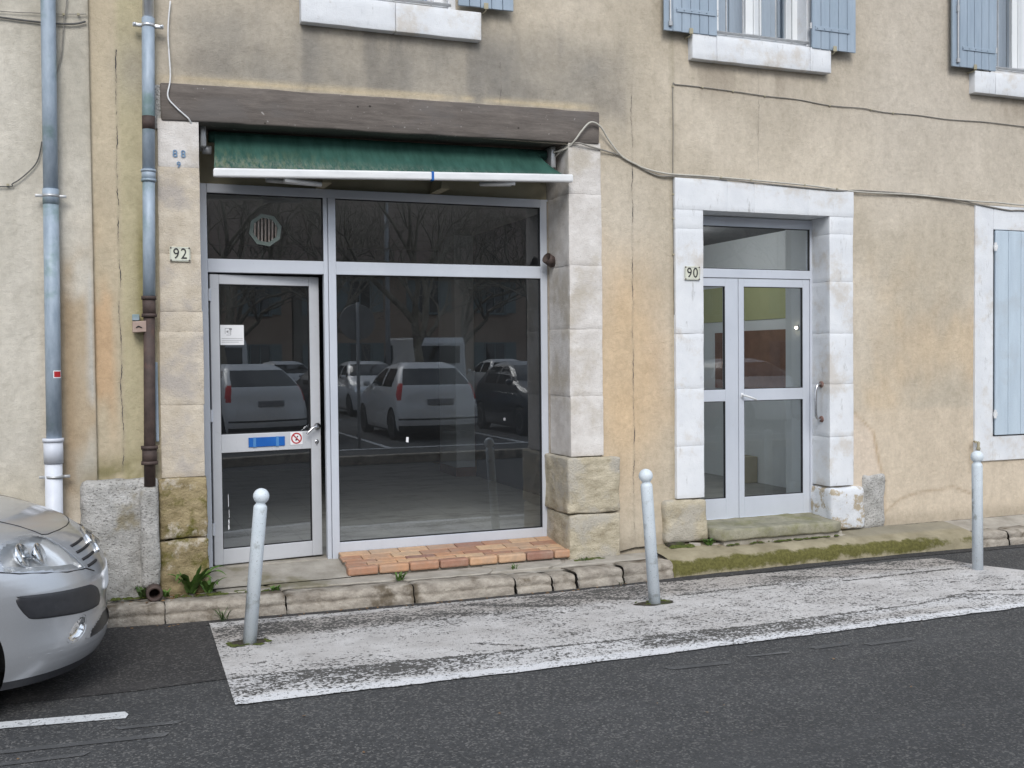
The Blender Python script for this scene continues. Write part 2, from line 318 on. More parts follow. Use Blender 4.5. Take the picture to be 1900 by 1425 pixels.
    M['shutter_pale'] = mottled('shutter_paint_pale', A(176, 190, 202, 1), A(190, 204, 215, 1), 5, .62, 60, .15, .003, A(178, 189, 198, 1), 3, (.5, .7), vec=(2.5, 1, .35), speck=.25)
    M['pvc_frame'] = mottled('window_frame_white', (.72, .74, .76), (.8, .82, .83), 3, .35, 30, .03)
    M['bar_metal'] = mottled('grey_bar', (.36, .37, .38), (.5, .51, .52), 12, .4, 50, .1, metal=.5)
    M['curtain'] = mottled('net_curtain', (.4, .43, .46), (.55, .58, .6), 14, .9, 60, .1, vec=(4, 1, .3))
    # interiors
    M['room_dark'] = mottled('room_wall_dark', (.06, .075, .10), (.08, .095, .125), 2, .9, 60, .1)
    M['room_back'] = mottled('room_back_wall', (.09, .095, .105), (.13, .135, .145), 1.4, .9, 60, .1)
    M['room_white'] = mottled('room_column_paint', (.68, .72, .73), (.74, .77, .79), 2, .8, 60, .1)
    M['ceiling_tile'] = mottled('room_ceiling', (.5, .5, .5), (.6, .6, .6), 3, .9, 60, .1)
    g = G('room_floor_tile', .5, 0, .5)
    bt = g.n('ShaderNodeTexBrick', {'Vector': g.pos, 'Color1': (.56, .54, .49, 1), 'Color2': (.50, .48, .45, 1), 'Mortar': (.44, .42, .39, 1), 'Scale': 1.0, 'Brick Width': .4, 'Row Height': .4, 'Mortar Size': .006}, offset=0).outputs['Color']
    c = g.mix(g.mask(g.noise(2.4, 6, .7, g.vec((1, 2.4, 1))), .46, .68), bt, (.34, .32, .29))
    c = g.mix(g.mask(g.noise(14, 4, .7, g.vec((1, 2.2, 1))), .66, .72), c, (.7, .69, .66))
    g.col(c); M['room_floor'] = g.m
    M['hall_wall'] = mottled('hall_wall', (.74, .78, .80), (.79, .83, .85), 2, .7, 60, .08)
    M['hall_green'] = mottled('hall_green_band', (.44, .46, .24), (.5, .52, .28), 2, .7, 60, .05)
    M['hall_brown'] = mottled('hall_brown_board', (.16, .075, .045), (.24, .12, .075), 6, .5, 60, .05)
    M['hall_floor'] = mottled('hall_floor', (.2, .2, .19), (.3, .3, .28), 5, .5, 60, .1)
    g = G('bulb_glow'); g.col((.9, .85, .7)); g.b.inputs['Emission Color'].default_value = (1, .85, .6, 1); g.b.inputs['Emission Strength'].default_value = 12; M['bulb'] = g.m
    # plants
    def leaf(name, a, b):
        g = G(name, .55, 0, .4); g.col(g.ramp(g.noise(25, 3), [(.3, a), (.7, b)])); g.b.inputs['Subsurface Weight'].default_value = 0
        return g.m
    M['leaf'] = leaf('weed_leaf', (.045, .10, .02), (.12, .22, .045))
    M['leaf_dark'] = leaf('weed_leaf_dark', (.03, .065, .018), (.08, .13, .035))
    M['moss'] = mottled('moss', (.035, .05, .008), (.11, .13, .03), 40, .98, 120, .8, .01)
    M['dry'] = leaf('dry_leaf', (.12, .065, .03), (.25, .15, .07))
    M['bark'] = mottled('plane_bark', (.16, .14, .10), (.34, .31, .25), 5, .9, 30, .5, .02, (.12, .1, .08), 3, (.5, .6))
    # cars
    def paint(name, a, b, metal=.6):
        g = G(name, .34, metal, .5); g.col(g.ramp(g.noise(900, 1), [(.3, a), (.7, b)]))
        g.b.inputs['Coat Weight'].default_value = .8; g.b.inputs['Coat Roughness'].default_value = .06; return g.m
    M['silver'] = paint('silver_paint', (.42, .435, .46), (.52, .535, .56), .62)
    M['car_white'] = paint('white_paint', (.66, .67, .68), (.74, .75, .76), 0)
    M['car_dark'] = paint('dark_paint', (.02, .023, .03), (.03, .034, .04), .3)
    M['car_red'] = paint('dark_red_paint', (.13, .02, .015), (.2, .035, .03), .3)
    M['car_blue'] = paint('blue_paint', (.05, .09, .16), (.08, .13, .21), .4)
    M['car_grey'] = paint('grey_paint', (.2, .21, .22), (.27, .28, .29), .6)
    g = G('car_glass', .03, 0, .9); g.col((.012, .015, .017)); M['car_glass'] = g.m
    g = G('chrome', .10, 1, .5); g.col((.78, .79, .8)); M['chrome'] = g.m
    g = G('reflector', .30, .55, .5); g.col((.86, .87, .88)); M['reflector'] = g.m
    g = G('tail_light', .15, 0, .5); g.col((.6, .02, .02)); M['tail'] = g.m
    M['rim'] = mottled('wheel_rim', (.42, .43, .44), (.52, .53, .54), 8, .35, 50, .03, metal=.7)
    M['sign_back'] = mottled('sign_back', (.2, .21, .22), (.28, .29, .3), 4, .5, 50, .05, metal=.5)
    M['pole'] = mottled('grey_pole', (.28, .29, .3), (.38, .39, .4), 6, .5, 50, .05)
    M['h_cream'] = mottled('far_house_cream', A(178, 156, 120, .7), A(196, 176, 142, .7), .8, .9, 6, .1)
    M['h_pink'] = mottled('far_house_pink', A(168, 146, 128, .8), A(184, 164, 146, .8), .8, .9, 6, .1)
    M['h_grey'] = mottled('far_house_grey', A(140, 136, 126, .7), A(164, 158, 148, .7), .8, .9, 6, .1)
    M['roof_tile'] = mottled('roof_tiles', A(116, 101, 92, .9), A(138, 121, 110, .9), 3, .9, 12, .6, .05, vec=(1, 3, 3))
    M['far_shutter'] = mottled('far_shutter', (.16, .2, .2), (.22, .26, .26), 3, .7, 20, .1)
make_materials()

# ------------------------------------------------------------------ helpers: objects and meshes
BASE = {}
def world_of(o):
    return BASE.get(o.name, Matrix.Identity(4))
def attach(o, parent):
    if parent is not None:
        o.parent = parent; o.matrix_parent_inverse = world_of(parent).inverted()
        BASE[o.name] = Matrix.Identity(4) if o.type == 'MESH' else BASE.get(o.name, Matrix.Identity(4))
def mobj(name, verts, faces, mat, parent=None, smooth=False, local=False):
    me = bpy.data.meshes.new(name); me.from_pydata([tuple(map(float, v)) for v in verts], [], [tuple(int(i) for i in f) for f in faces]); me.update()
    mats = mat if isinstance(mat, (list, tuple)) else [mat]
    for m in mats: me.materials.append(M[m] if isinstance(m, str) else m)
    if smooth: me.polygons.foreach_set('use_smooth', [True] * len(me.polygons))
    o = bpy.data.objects.new(name, me); C.objects.link(o)
    if parent is not None:
        if local: o.parent = parent
        else: attach(o, parent)
    return o
def thing(name, label, cat, loc=(0, 0, 0), group=None):
    o = bpy.data.objects.new(name, None); C.objects.link(o); o.location = loc; o.empty_display_size = .1
    BASE[o.name] = Matrix.Translation(Vector(loc)); return tag(o, label, cat, group)
def tag(o, label=None, cat=None, group=None, kind=None):
    if label: o['label'] = label
    if cat: o['category'] = cat
    if group: o['group'] = group
    if kind: o['kind'] = kind
    return o
def struct(o): o['kind'] = 'structure'; return o

class B:
    """collects rounded boxes, tubes, lathes and prisms; build() links them as one mesh"""
    def __init__(s): s.v = []; s.f = []
    def add(s, v, f):
        b = len(s.v); s.v += [tuple(p) for p in v]; s.f += [tuple(i + b for i in q) for q in f]; return s
    def box(s, x0, x1, y0, y1, z0, z1, r=.004, cell=None, amp=0, seed=0, freq=7):
        lo = (x0, y0, z0); hi = (x1, y1, z1); ax = []
        for k in range(3):
            L = hi[k] - lo[k]; rr = min(r, L * .45)
            if r <= 0: c = [lo[k], hi[k]]
            else: c = [lo[k], lo[k] + rr, hi[k] - rr, hi[k]]
            if cell:
                n = max(1, int((L - 2 * rr) / cell)); c = [lo[k]] + list(np.linspace(lo[k] + rr, hi[k] - rr, n + 1)) + [hi[k]]
            ax.append(c)
        idx = {}; V = []; F = []
        def vid(i, j, k):
            q = (i, j, k)
            if q not in idx:
                p = Vector((ax[0][i], ax[1][j], ax[2][k]))
                if r > 0:
                    rr = [min(r, (hi[a] - lo[a]) * .45) for a in range(3)]
                    inn = Vector([min(max(p[a], lo[a] + rr[a]), hi[a] - rr[a]) for a in range(3)]); d = p - inn
                    e = Vector([d[a] / rr[a] for a in range(3)])
                    if e.length > 1e-9:
                        e = e / max(1, e.length); p = inn + Vector([e[a] * rr[a] for a in range(3)])
                if amp:
                    s3 = Vector((seed * 1.37, seed * .73, seed * 2.11)); nv = mnoise.noise_vector(p * freq + s3) + .5 * mnoise.noise_vector(p * freq * 2.7 + s3)
                    p = p + nv * amp
                idx[q] = len(V); V.append(p)
            return idx[q]
        n = [len(a) - 1 for a in ax]
        for i in range(n[0]):
            for j in range(n[1]):
                F.append((vid(i, j, 0), vid(i, j + 1, 0), vid(i + 1, j + 1, 0), vid(i + 1, j, 0)))
                F.append((vid(i, j, n[2]), vid(i + 1, j, n[2]), vid(i + 1, j + 1, n[2]), vid(i, j + 1, n[2])))
            for k in range(n[2]):
                F.append((vid(i, 0, k), vid(i + 1, 0, k), vid(i + 1, 0, k + 1), vid(i, 0, k + 1)))
                F.append((vid(i, n[1], k), vid(i, n[1], k + 1), vid(i + 1, n[1], k + 1), vid(i + 1, n[1], k)))
        for j in range(n[1]):
            for k in range(n[2]):
                F.append((vid(0, j, k), vid(0, j, k + 1), vid(0, j + 1, k + 1), vid(0, j + 1, k)))
                F.append((vid(n[0], j, k), vid(n[0], j + 1, k), vid(n[0], j + 1, k + 1), vid(n[0], j, k + 1)))
        return s.add(V, F)
    def tube(s, pts, r, n=10, cap=True, r1=None):
        P = [Vector(p) for p in pts]; V = []; F = []; up = None; N = len(P)
        for i, p in enumerate(P):
            t = (P[min(i + 1, N - 1)] - P[max(i - 1, 0)]).normalized()
            if up is None:
                up = t.orthogonal().normalized()
            up = (up - t * up.dot(t)).normalized(); w = t.cross(up)
            rr = r if r1 is None else r + (r1 - r) * i / (N - 1)
            for k in range(n):
                a = 2 * math.pi * k / n; V.append(p + (up * math.cos(a) + w * math.sin(a)) * rr)
        for i in range(N - 1):
            for k in range(n): F.append((i * n + k, i * n + (k + 1) % n, (i + 1) * n + (k + 1) % n, (i + 1) * n + k))
        if cap: F.append(tuple(range(n - 1, -1, -1))); F.append(tuple((N - 1) * n + k for k in range(n)))
        return s.add(V, F)
    def lathe(s, prof, c=(0, 0, 0), axis='Z', n=24):
        V = []; F = []
        for (rr, h) in prof:
            for k in range(n):
                a = 2 * math.pi * k / n; x, y = rr * math.cos(a), rr * math.sin(a)
                p = {'Z': (x, y, h), 'Y': (x, h, y), 'X': (h, x, y)}[axis]; V.append(Vector(p) + Vector(c))
        m = len(prof)
        for i in range(m - 1):
            for k in range(n): F.append((i * n + k, i * n + (k + 1) % n, (i + 1) * n + (k + 1) % n, (i + 1) * n + k))
        F.append(tuple(range(n - 1, -1, -1))); F.append(tuple((m - 1) * n + k for k in range(n)))
        return s.add(V, F)
    def prism(s, poly, h0, h1, axis='Z'):
        n = len(poly); q = {'Z': lambda a, b, h: (a, b, h), 'Y': lambda a, b, h: (a, h, b)}[axis]
        V = [q(a, b, h0) for a, b in poly] + [q(a, b, h1) for a, b in poly]
        F = [tuple(range(n - 1, -1, -1)), tuple(range(n, 2 * n))] + [(i, (i + 1) % n, n + (i + 1) % n, n + i) for i in range(n)]
        return s.add(V, F)
    def quad(s, a, b, c, d): return s.add([a, b, c, d], [(0, 1, 2, 3)])
    def build(s, name, mat, parent=None, smooth=False, local=False): return mobj(name, s.v, s.f, mat, parent, smooth, local)

def rbox(name, x0, x1, y0, y1, z0, z1, mat, parent=None, r=.004, cell=None, amp=0, seed=0, smooth=False, freq=7, local=False):
    return B().box(x0, x1, y0, y1, z0, z1, r, cell, amp, seed, freq).build(name, mat, parent, smooth, local)
def stone(name, x0, x1, y0, y1, z0, z1, mat, parent, r=.012, amp=.006, seed=0, cell=.04):
    return rbox(name, x0, x1, y0, y1, z0, z1, mat, parent, r, cell, amp, seed or (x0 * 31 + z0 * 17 + y0), True)
def spline(pts, sub=8):
    P = [Vector(p) for p in pts]; out = []
    for i in range(len(P) - 1):
        a, b, c, d = P[max(i - 1, 0)], P[i], P[i + 1], P[min(i + 2, len(P) - 1)]
        for k in range(sub):
            t = k / sub; out.append(.5 * ((2 * b) + (c - a) * t + (2 * a - 5 * b + 4 * c - d) * t * t + (3 * b - a - 3 * c + d) * t ** 3))
    return out + [P[-1]]
def color_attr(o, name, arr):
    a = o.data.color_attributes.new(name, 'FLOAT_COLOR', 'POINT'); n = len(o.data.vertices)
    full = np.ones((n, 4), np.float32); full[:, :arr.shape[1]] = arr; a.data.foreach_set('color', full.ravel())
def text_mesh(name, body, size, loc, mat, parent, rot=(math.pi / 2, 0, 0), depth=.0015, sx=1.0):
    cu = bpy.data.curves.new(name, 'FONT'); cu.body = body; cu.size = size; cu.align_x = 'CENTER'; cu.align_y = 'CENTER'; cu.extrude = depth; cu.space_character = 1.15
    t = bpy.data.objects.new(name + '_curve', cu); C.objects.link(t)
    bpy.context.view_layer.update()
    me = bpy.data.meshes.new_from_object(t); bpy.data.objects.remove(t)
    mtx = Matrix.Translation(loc) @ Matrix.Rotation(rot[2], 4, 'Z') @ Matrix.Rotation(rot[0], 4, 'X') @ Matrix.Diagonal((sx, 1, 1, 1)); me.transform(mtx)
    me.materials.clear(); me.materials.append(M[mat]); me.name = name
    o = bpy.data.objects.new(name, me); C.objects.link(o); attach(o, parent); return o
def wall_sheet(name, mat, parent, xr, zr, holes, y, tint, cell=.03, ext=None, bumpy=.004):
    """facade sheet: a grid with real openings; ext = coarse outer limits beyond the fine part"""
    xs = set(np.round(np.arange(xr[0], xr[1], cell), 4)) | {xr[1]}; zs = set(np.round(np.arange(zr[0], zr[1], cell), 4)) | {zr[1]}
    if ext:
        xs |= set(np.round(np.linspace(ext[0], xr[0], 12), 4)) | set(np.round(np.linspace(xr[1], ext[1], 12), 4)); zs |= set(np.round(np.linspace(zr[1], ext[2], 10), 4))
    def clean(s, keys):
        s = sorted(s); keys = sorted(keys); out = [v for v in s if all(abs(v - k) > cell * .45 for k in keys)]; return sorted(set(out) | set(keys))
    xs = clean(xs, [h for H in holes for h in H[:2]] + [min(xs), max(xs)]); zs = clean(zs, [h for H in holes for h in H[2:]] + [min(zs), max(zs)])
    xs = np.array(xs); zs = np.array(zs); X, Z = np.meshgrid(xs, zs, indexing='ij')
    Y = y + (fbm(X * 1.3, Z * 1.3, 5, 3) - .5) * bumpy * 3 + (fbm(X * 7, Z * 7, 9, 3) - .5) * bumpy
    V = np.stack([X, Y, Z], -1).reshape(-1, 3); nz = len(zs); F = []
    for i in range(len(xs) - 1):
        xm = (xs[i] + xs[i + 1]) / 2
        for j in range(nz - 1):
            zm = (zs[j] + zs[j + 1]) / 2
            if any(h[0] < xm < h[1] and h[2] < zm < h[3] for h in holes): continue
            a = i * nz + j; F.append((a, a + nz, a + nz + 1, a + 1))
    o = mobj(name, V, F, mat, parent, True); color_attr(o, 'tint', tint(V[:, 0], V[:, 2])); return o

def lerp(a, b, t):
    t = np.asarray(t)[:, None]; return a * (1 - t) + b * t
def S(*c): return s2la(c) * np.array((1.07, 1.062, 1.06))
rng = random.Random(7)

# ------------------------------------------------------------------ ground, road, pavement
def build_ground():
    struct(mobj('ground', [(-300, -300, -.03), (300, -300, -.03), (300, 300, -.03), (-300, 300, -.03)], [(0, 1, 2, 3)], 'asphalt_lot'))
    struct(mobj('road', [(-60, -8.4, 0), (60, -8.4, 0), (60, -.2, 0), (-60, -.2, 0)], [(0, 1, 2, 3)], 'asphalt'))
    P = [(-9, -.2), (-9, -1.72), (-.5, -1.75), (.14, -1.78), (.64, -1.75), (.62, -.2)]
    struct(mobj('road_patch', [(x, y, .004) for x, y in P], [tuple(range(6))], 'asphalt_patch'))
    # far kerb and car park across the street
    ck = struct(mobj('car_park', [(-60, -60, .14), (60, -60, .14), (60, -8.6, .14), (-60, -8.6, .14)], [(0, 1, 2, 3)], 'asphalt_lot'))
    struct(rbox('far_kerb', -60, 60, -8.62, -8.40, -.02, .145, 'kerb_stone', None, .02))
    b = B()
    for x in (2.2, 4.8, 7.4, 10.0, 12.7, 15.4): b.box(x - .05, x + .05, -15.6, -9.6, .141, .144, 0)
    b.box(2.2, 15.4, -9.75, -9.6, .1445, .1475, 0)
    for x in (3.1, 5.8, 8.5, 11.2, 14.0, 16.7): b.box(x - .05, x + .05, -24, -18.6, .141, .144, 0)
    struct(b.build('parking_bay_lines', 'line'))

    xs = np.arange(-3, 9.01, .15); V = []; F = []
    for x in xs:
        kf = kerb_front(float(x)); V += [(x, kf + .05, .005), (x, kf - .10 - .05 * (fbm(np.array([x * 3]), np.array([0.]), 8)[0]), .005)]
    for i in range(len(xs) - 1): F.append((2 * i, 2 * i + 1, 2 * i + 3, 2 * i + 2))
    struct(mobj('gutter', V, F, 'asphalt_patch'))
    # painted island
    P = [(.647, -.458), (1.6, -.53), (2.56, -.575), (3.88, -.575), (5.34, -.625), (6.3, -.66), (6.62, -.68), (6.72, -1.05), (6.88, -1.36), (7.35, -2.0), (7.45, -2.26), (5.9, -2.27), (4.1, -2.28), (2.26, -2.29), (.609, -2.228)]
    def inside(x, y):
        c = False; n = len(P)
        for i in range(n):
            (xa, ya), (xb, yb) = P[i], P[(i + 1) % n]
            if (ya > y) != (yb > y) and x < (xb - xa) * (y - ya) / (yb - ya) + xa: c = not c
        return c
    # rows across, each row clipped to the outline so that the edges are clean
    def span(x):
        ys = []
        n = len(P)
        for i in range(n):
            (xa, ya), (xb, yb) = P[i], P[(i + 1) % n]
            if (xa - x) * (xb - x) <= 0 and abs(xa - xb) > 1e-9: ys.append(ya + (yb - ya) * (x - xa) / (xb - xa))
        return min(ys), max(ys)
    xs = np.concatenate([np.arange(.611, .648, .006), np.arange(.65, 7.449, .02)]); ny = 92; V = []; F = []
    for x in xs:
        a, b2 = span(float(x))
        e = .045 * (fbm(np.array([x * 7]), np.array([0.3]), 3, 5)[0] - .5)
        for k in range(ny + 1): V.append((x, a + e + (b2 - a) * k / ny, .008))
    for i in range(len(xs) - 1):
        for k in range(ny):
            q = i * (ny + 1) + k; F.append((q, q + ny + 1, q + ny + 2, q + 1))
    o = struct(mobj('painted_island', V, F, 'island'))
    V = np.array(V); x = V[:, 0]; y = V[:, 1]
    yf = -2.24 - .05 * sst(.6, 2.2, x)                       # outer edge
    d = y - yf                                               # distance in from the road edge
    seam = np.interp(x, [.6, 1.45, 2.43, 3.9, 5.3, 5.8, 6.1, 7.4], [-1.76, -1.83, -1.89, -1.96, -1.92, -1.80, -1.95, -2.5])
    wob = (fbm(x * 3, y * 3, 4) - .5) * .02
    front = sst(.12, .17, d) * (1 - sst(-.02, .02, y - seam))    # worn strip behind the edge line
    w = .16 + .55 * fbm(x * 2.2, y * 3.5, 21) + front * (.14 + .75 * (fbm(x * 1.7, y * 4, 8) - .45))
    w = w + .95 * np.exp(-((y - seam + wob) / .011) ** 2) * (.4 + .8 * fbm(x * 3, y, 2))
    back = sst(-1.05, -.88, y) * (1 - sst(-.62, -.56, y + .02 * np.sin(x)))
    w = w + back * (.14 + .7 * (fbm(x * 1.5, y * 3, 31) - .45))
    st = np.sin((x + y * 1.9 + .3 * fbm(x, y, 6)) * 11)          # ghosts of older hatching
    w = w + .42 * sst(.25, .9, st) * sst(1.9, 2.6, x) * (1 - sst(3.7, 4.3, x)) * sst(-1.12, -.9, y) * (1 - sst(-.66, -.6, y)) * (.4 + fbm(x * 4, y * 4, 11))
    for (sx, sy, ex, ey) in ((4.9, -.75, 5.5, -1.02), (5.6, -.72, 6.1, -.98), (5.3, -1.1, 6.4, -1.08), (3.9, -1.02, 4.8, -.98), (2.1, -1.62, 2.35, -1.8), (5.9, -1.75, 6.9, -2.0)):
        t = np.clip(((x - sx) * (ex - sx) + (y - sy) * (ey - sy)) / ((ex - sx) ** 2 + (ey - sy) ** 2), 0, 1)
        dd = np.hypot(x - sx - t * (ex - sx), y - sy - t * (ey - sy)); w = w + .8 * np.exp(-(dd / .016) ** 2)
    w = w - .10 * sst(-1.10, -1.2, y) * (1 - sst(-.05, 0.0, seam - y))
    w = w - .10 * (1 - sst(.08, .14, d)) + .35 * (1 - sst(.0, .035, d)) * fbm(x * 5, y * 0, 91)
    brown = np.exp(-(((x - 5.1) / .55) ** 2 + ((y + 2.08) / .06) ** 2)) * .9
    dull = np.clip(.55 * back + .25 * fbm(x, y * 2, 77) + brown - .1, 0, 1); bright = np.clip((1 - sst(.10, .15, d)) * .8 + .3 * front, 0, 1)
    color_attr(o, 'wear', np.stack([np.clip(w, 0, .86), dull, bright], 1))

    # lines on the carriageway
    struct(mobj('parking_dash', [(-.62, -2.15, .005), (-.46, -2.135, .005), (.085, -2.215, .005), (.10, -2.16, .005), (.085, -2.11, .005), (-.46, -2.035, .005), (-.62, -2.02, .005)], [tuple(range(7))], 'line'))
    for i, (xa, ya, xb, yb, h) in enumerate(((-.7, -2.42, .25, -2.50, .05), (-.7, -2.6, -.1, -2.62, .04), (.05, -2.33, .32, -2.35, .04), (2.95, -2.52, 3.32, -2.55, .05), (3.95, -2.5, 4.2, -2.5, .05), (4.3, -2.56, 4.62, -2.57, .05), (3.5, -2.5, 3.75, -2.52, .03))):
        struct(mobj('faded_line_mark', [(xa, ya - h, .004), (xb, yb - h, .004), (xb + .03, yb, .004), (xa - .02, ya, .004)], [(0, 1, 2, 3)], 'faded'))

def kerb_front(x): return float(np.interp(x, [-9, -1, 0, .39, 1.16, 2.06, 2.9, 3.7, 4.2, 5.5, 6.7, 7.85, 12], [-.26, -.28, -.30, -.35, -.40, -.455, -.485, -.49, -.45, -.42, -.42, -.47, -.47]))

def build_pavement():
    # base slab under everything
    xs = list(np.linspace(-9, -.2, 8)) + list(np.arange(0, 12.1, .15)); V = []; F = []
    rows = [.60, .3, .02, -.02]
    for x in xs:
        for y in rows + [kerb_front(x) + .24, kerb_front(x) + .15]: V.append((x, y, .118 + .012 * (y > -.1) + ((.05 if y > -.1 else .012) if x > 7.3 else 0)))
    m = len(rows) + 2
    for i in range(len(xs) - 1):
        for k in range(m - 1): F.append((i * m + k, i * m + k + 1, (i + 1) * m + k + 1, (i + 1) * m + k))
    pv = struct(mobj('pavement', V, F, 'concrete', None, True))
    # kerb stones: a rounded top roll and a lower ledge
    prof = [(-.20, .0), (-.20, .130), (-.13, .135), (-.06, .136), (-.026, .132), (-.008, .120), (0.0, .10), (.002, .078), (-.005, .068), (.002, .058), (.009, .045), (.012, .02), (.012, -.02)]
    def kerb(x0, x1, seed, mat='kerb_stone', dz=0, sq=0, top_only=None, skew=.0):
        n = max(3, int((x1 - x0) / .035)); V = []; F = []; k = len(prof)
        for i in range(n + 1):
            t = i / n; x = x0 + (x1 - x0) * t; e = min(t, 1 - t) * (x1 - x0); pin = max(0, .012 - e) * .7
            for j, (py, pz) in enumerate(prof):
                y = kerb_front(x) - py if py > -.19 else kerb_front(x) + .20
                y = kerb_front(x) - py
                p = Vector((x + skew * py, y + pin * .6 * (pz > .03), pz + dz - pin * .8 * (pz > .05)))
                nv = mnoise.noise_vector(p * 5 + Vector((seed, 0, 0))) * .005 + mnoise.noise_vector(p * 17 + Vector((seed, 3, 0))) * .006 + mnoise.noise_vector(p * 45 + Vector((seed, 3, 0))) * .003
                V.append(p + nv)
        for i in range(n):
            for j in range(k - 1): F.append((i * k + j, i * k + j + 1, (i + 1) * k + j + 1, (i + 1) * k + j))
        F.append(tuple(range(k))); F.append(tuple(n * k + j for j in range(k - 1, -1, -1)))
        return mobj('kerb_stone', V, F, mat, pv, True)
    js = [-3.4, -2.5, -1.55, -.62, .375, 1.165, 2.065, 2.83]
    for i in range(len(js) - 1): kerb(js[i] + .004, js[i + 1] - .004, i * 3.1, dz=rng.uniform(-.004, .004))
    for i, (a, b, dz) in enumerate(((2.845, 3.12, -.012), (3.14, 3.32, -.016), (3.34, 3.72, -.002), (3.74, 4.19, .0))): kerb(a, b, 40 + i * 2.3, dz=dz, skew=.25 if i < 3 else 0)
    for i, (a, b) in enumerate(((7.36, 7.66), (7.68, 8.05), (8.07, 8.7), (8.72, 9.5), (9.52, 10.4), (10.42, 11.4))): kerb(a, b, 70 + i * 2.7)
    # mossy cast kerb on the right, rounded towards the gutter
    xs = np.arange(4.19, 7.351, .03); pr = [(.02, .185), (-.10, .170), (-.2, .157), (-.28, .146), (-.34, .132), (-.375, .115), (-.40, .09), (-.415, .06), (-.425, .03), (-.43, -.01)]; V = []; ms = []
    for x in xs:
        kf = kerb_front(x)
        for j, (y, z) in enumerate(pr):
            t = max(0, (-y - .1) / .33); yy = y + (kf + .43 + .0) * t
            q = Vector((x, yy, z)); q += mnoise.noise_vector(q * 6) * .012 * (.3 + t) + mnoise.noise_vector(q * 25) * .004; V.append(q)
            ms.append(((0.05, .05, .05, .1, .28, .62, .8, .78, .6, .3)[j] + .22 * sst(6.0, 4.6, x) * (j < 4) * .4 - .35 * sst(6.7, 7.2, x), .55 * (j < 3) * sst(5.5, 6.6, x), 0))
    k = len(pr); F = [(i * k + j, i * k + j + 1, (i + 1) * k + j + 1, (i + 1) * k + j) for i in range(len(xs) - 1) for j in range(k - 1)]
    o = mobj('cast_kerb', V, F, 'mossy_concrete', pv, True); color_attr(o, 'moss', np.clip(np.array(ms), 0, 1))
    # flat grey screed strip by the wall beyond the door
    # slabs between kerb and shop front, broken along cracks
    kf = lambda x: kerb_front(x) + .205
    slabs = [[(.72, .02), (1.06, -.02), (1.14, kf(1.14)), (.74, kf(.74))],
             [(1.075, -.02), (2.02, -.03), (1.99, kf(2.0) + .03), (1.93, kf(1.93)), (1.155, kf(1.16))],
             [(2.035, -.03), (2.72, -.03), (2.80, -.12), (2.70, kf(2.7)), (2.10, kf(2.1)), (2.01, kf(2.0) + .03)],
             [(2.735, -.03), (3.40, -.04), (3.36, -.16), (3.20, kf(3.2) + .02), (2.72, kf(2.72)), (2.815, -.12)],
             [(3.415, -.08), (3.95, -.07), (4.0, -.14), (4.10, kf(4.1)), (3.22, kf(3.22)), (3.375, -.16)]]
    for i, p in enumerate(slabs):
        cx = sum(q[0] for q in p) / len(p); cy = sum(q[1] for q in p) / len(p)
        q = []
        for a in range(len(p)):
            (xa, ya), (xb, yb) = p[a], p[(a + 1) % len(p)]; L = math.hypot(xb - xa, yb - ya); n = max(1, int(L / .06))
            for s in range(n):
                t = s / n; x = xa + (xb - xa) * t; y = ya + (yb - ya) * t
                nn = mnoise.noise(Vector((x * 8, y * 8, i))) * .012; d = math.hypot(cx - x, cy - y) + 1e-6
                q.append((x + (cx - x) / d * (.004 + nn), y + (cy - y) / d * (.004 + nn)))
        n = len(q); zt = .140 + .004 * math.sin(i * 2.3)
        zf = lambda x, y, d=0: zt + d + .05 * max(-.25, y) * .25
        V = [(x, y, .10) for x, y in q] + [(x, y, zf(x, y, -.006)) for x, y in q] + [(x + (cx - x) * .03, y + (cy - y) * .05, zf(x, y)) for x, y in q] + [(cx, cy, zf(cx, cy, .002))]
        F = [(j, (j + 1) % n, n + (j + 1) % n, n + j) for j in range(n)] + [(n + j, n + (j + 1) % n, 2 * n + (j + 1) % n, 2 * n + j) for j in range(n)] + [(2 * n + j, 2 * n + (j + 1) % n, 3 * n) for j in range(n)]
        mobj('paving_slab', V, F, 'concrete', pv, False)
    # sloping screed in front of the shop door
    xs = np.linspace(.66, 1.70, 14); ys = np.linspace(.62, -.06, 12); V = []; F = []
    for x in xs:
        for y in ys: V.append((x, y, .150 + .055 * max(0, min(1, (y + .06) / .42)) + .004 * mnoise.noise(Vector((x * 6, y * 6, 2)))))
    for i in range(13):
        for j in range(11): F.append((i * 12 + j, i * 12 + j + 1, (i + 1) * 12 + j + 1, (i + 1) * 12 + j))
    mobj('door_ramp', V, F, 'concrete', pv, True)
    # loose stones and broken mortar under the door-90 step
    for i, (x, y, sx, sy, sz) in enumerate(((4.35, -.09, .17, .07, .045), (4.55, -.11, .10, .05, .035), (4.72, -.13, .3, .05, .02), (5.3, -.17, .8, .03, .02))):
        stone('rubble_stone', x, x + sx, y, y + sy, .13, .16 + sz, 'concrete' if i != 0 else 'dirt', pv, .012, .012, i + 3, .04)
    # dark joint of dirt between wall and pavement
    b = B()
    for x0, x1 in ((-9, -.15), (3.95, 4.34), (6.4, 9.5)):
        pts = [(x, -.012, .155 + .006 * mnoise.noise(Vector((x * 7, 0, 0))) + .02 * (x > 4)) for x in np.linspace(x0, x1, max(4, int((x1 - x0) / .08)))]
        b.tube(pts, .007, 6)
    o = b.build('wall_foot_dirt', 'dirt', pv, True); o['kind'] = 'stuff'
    return pv

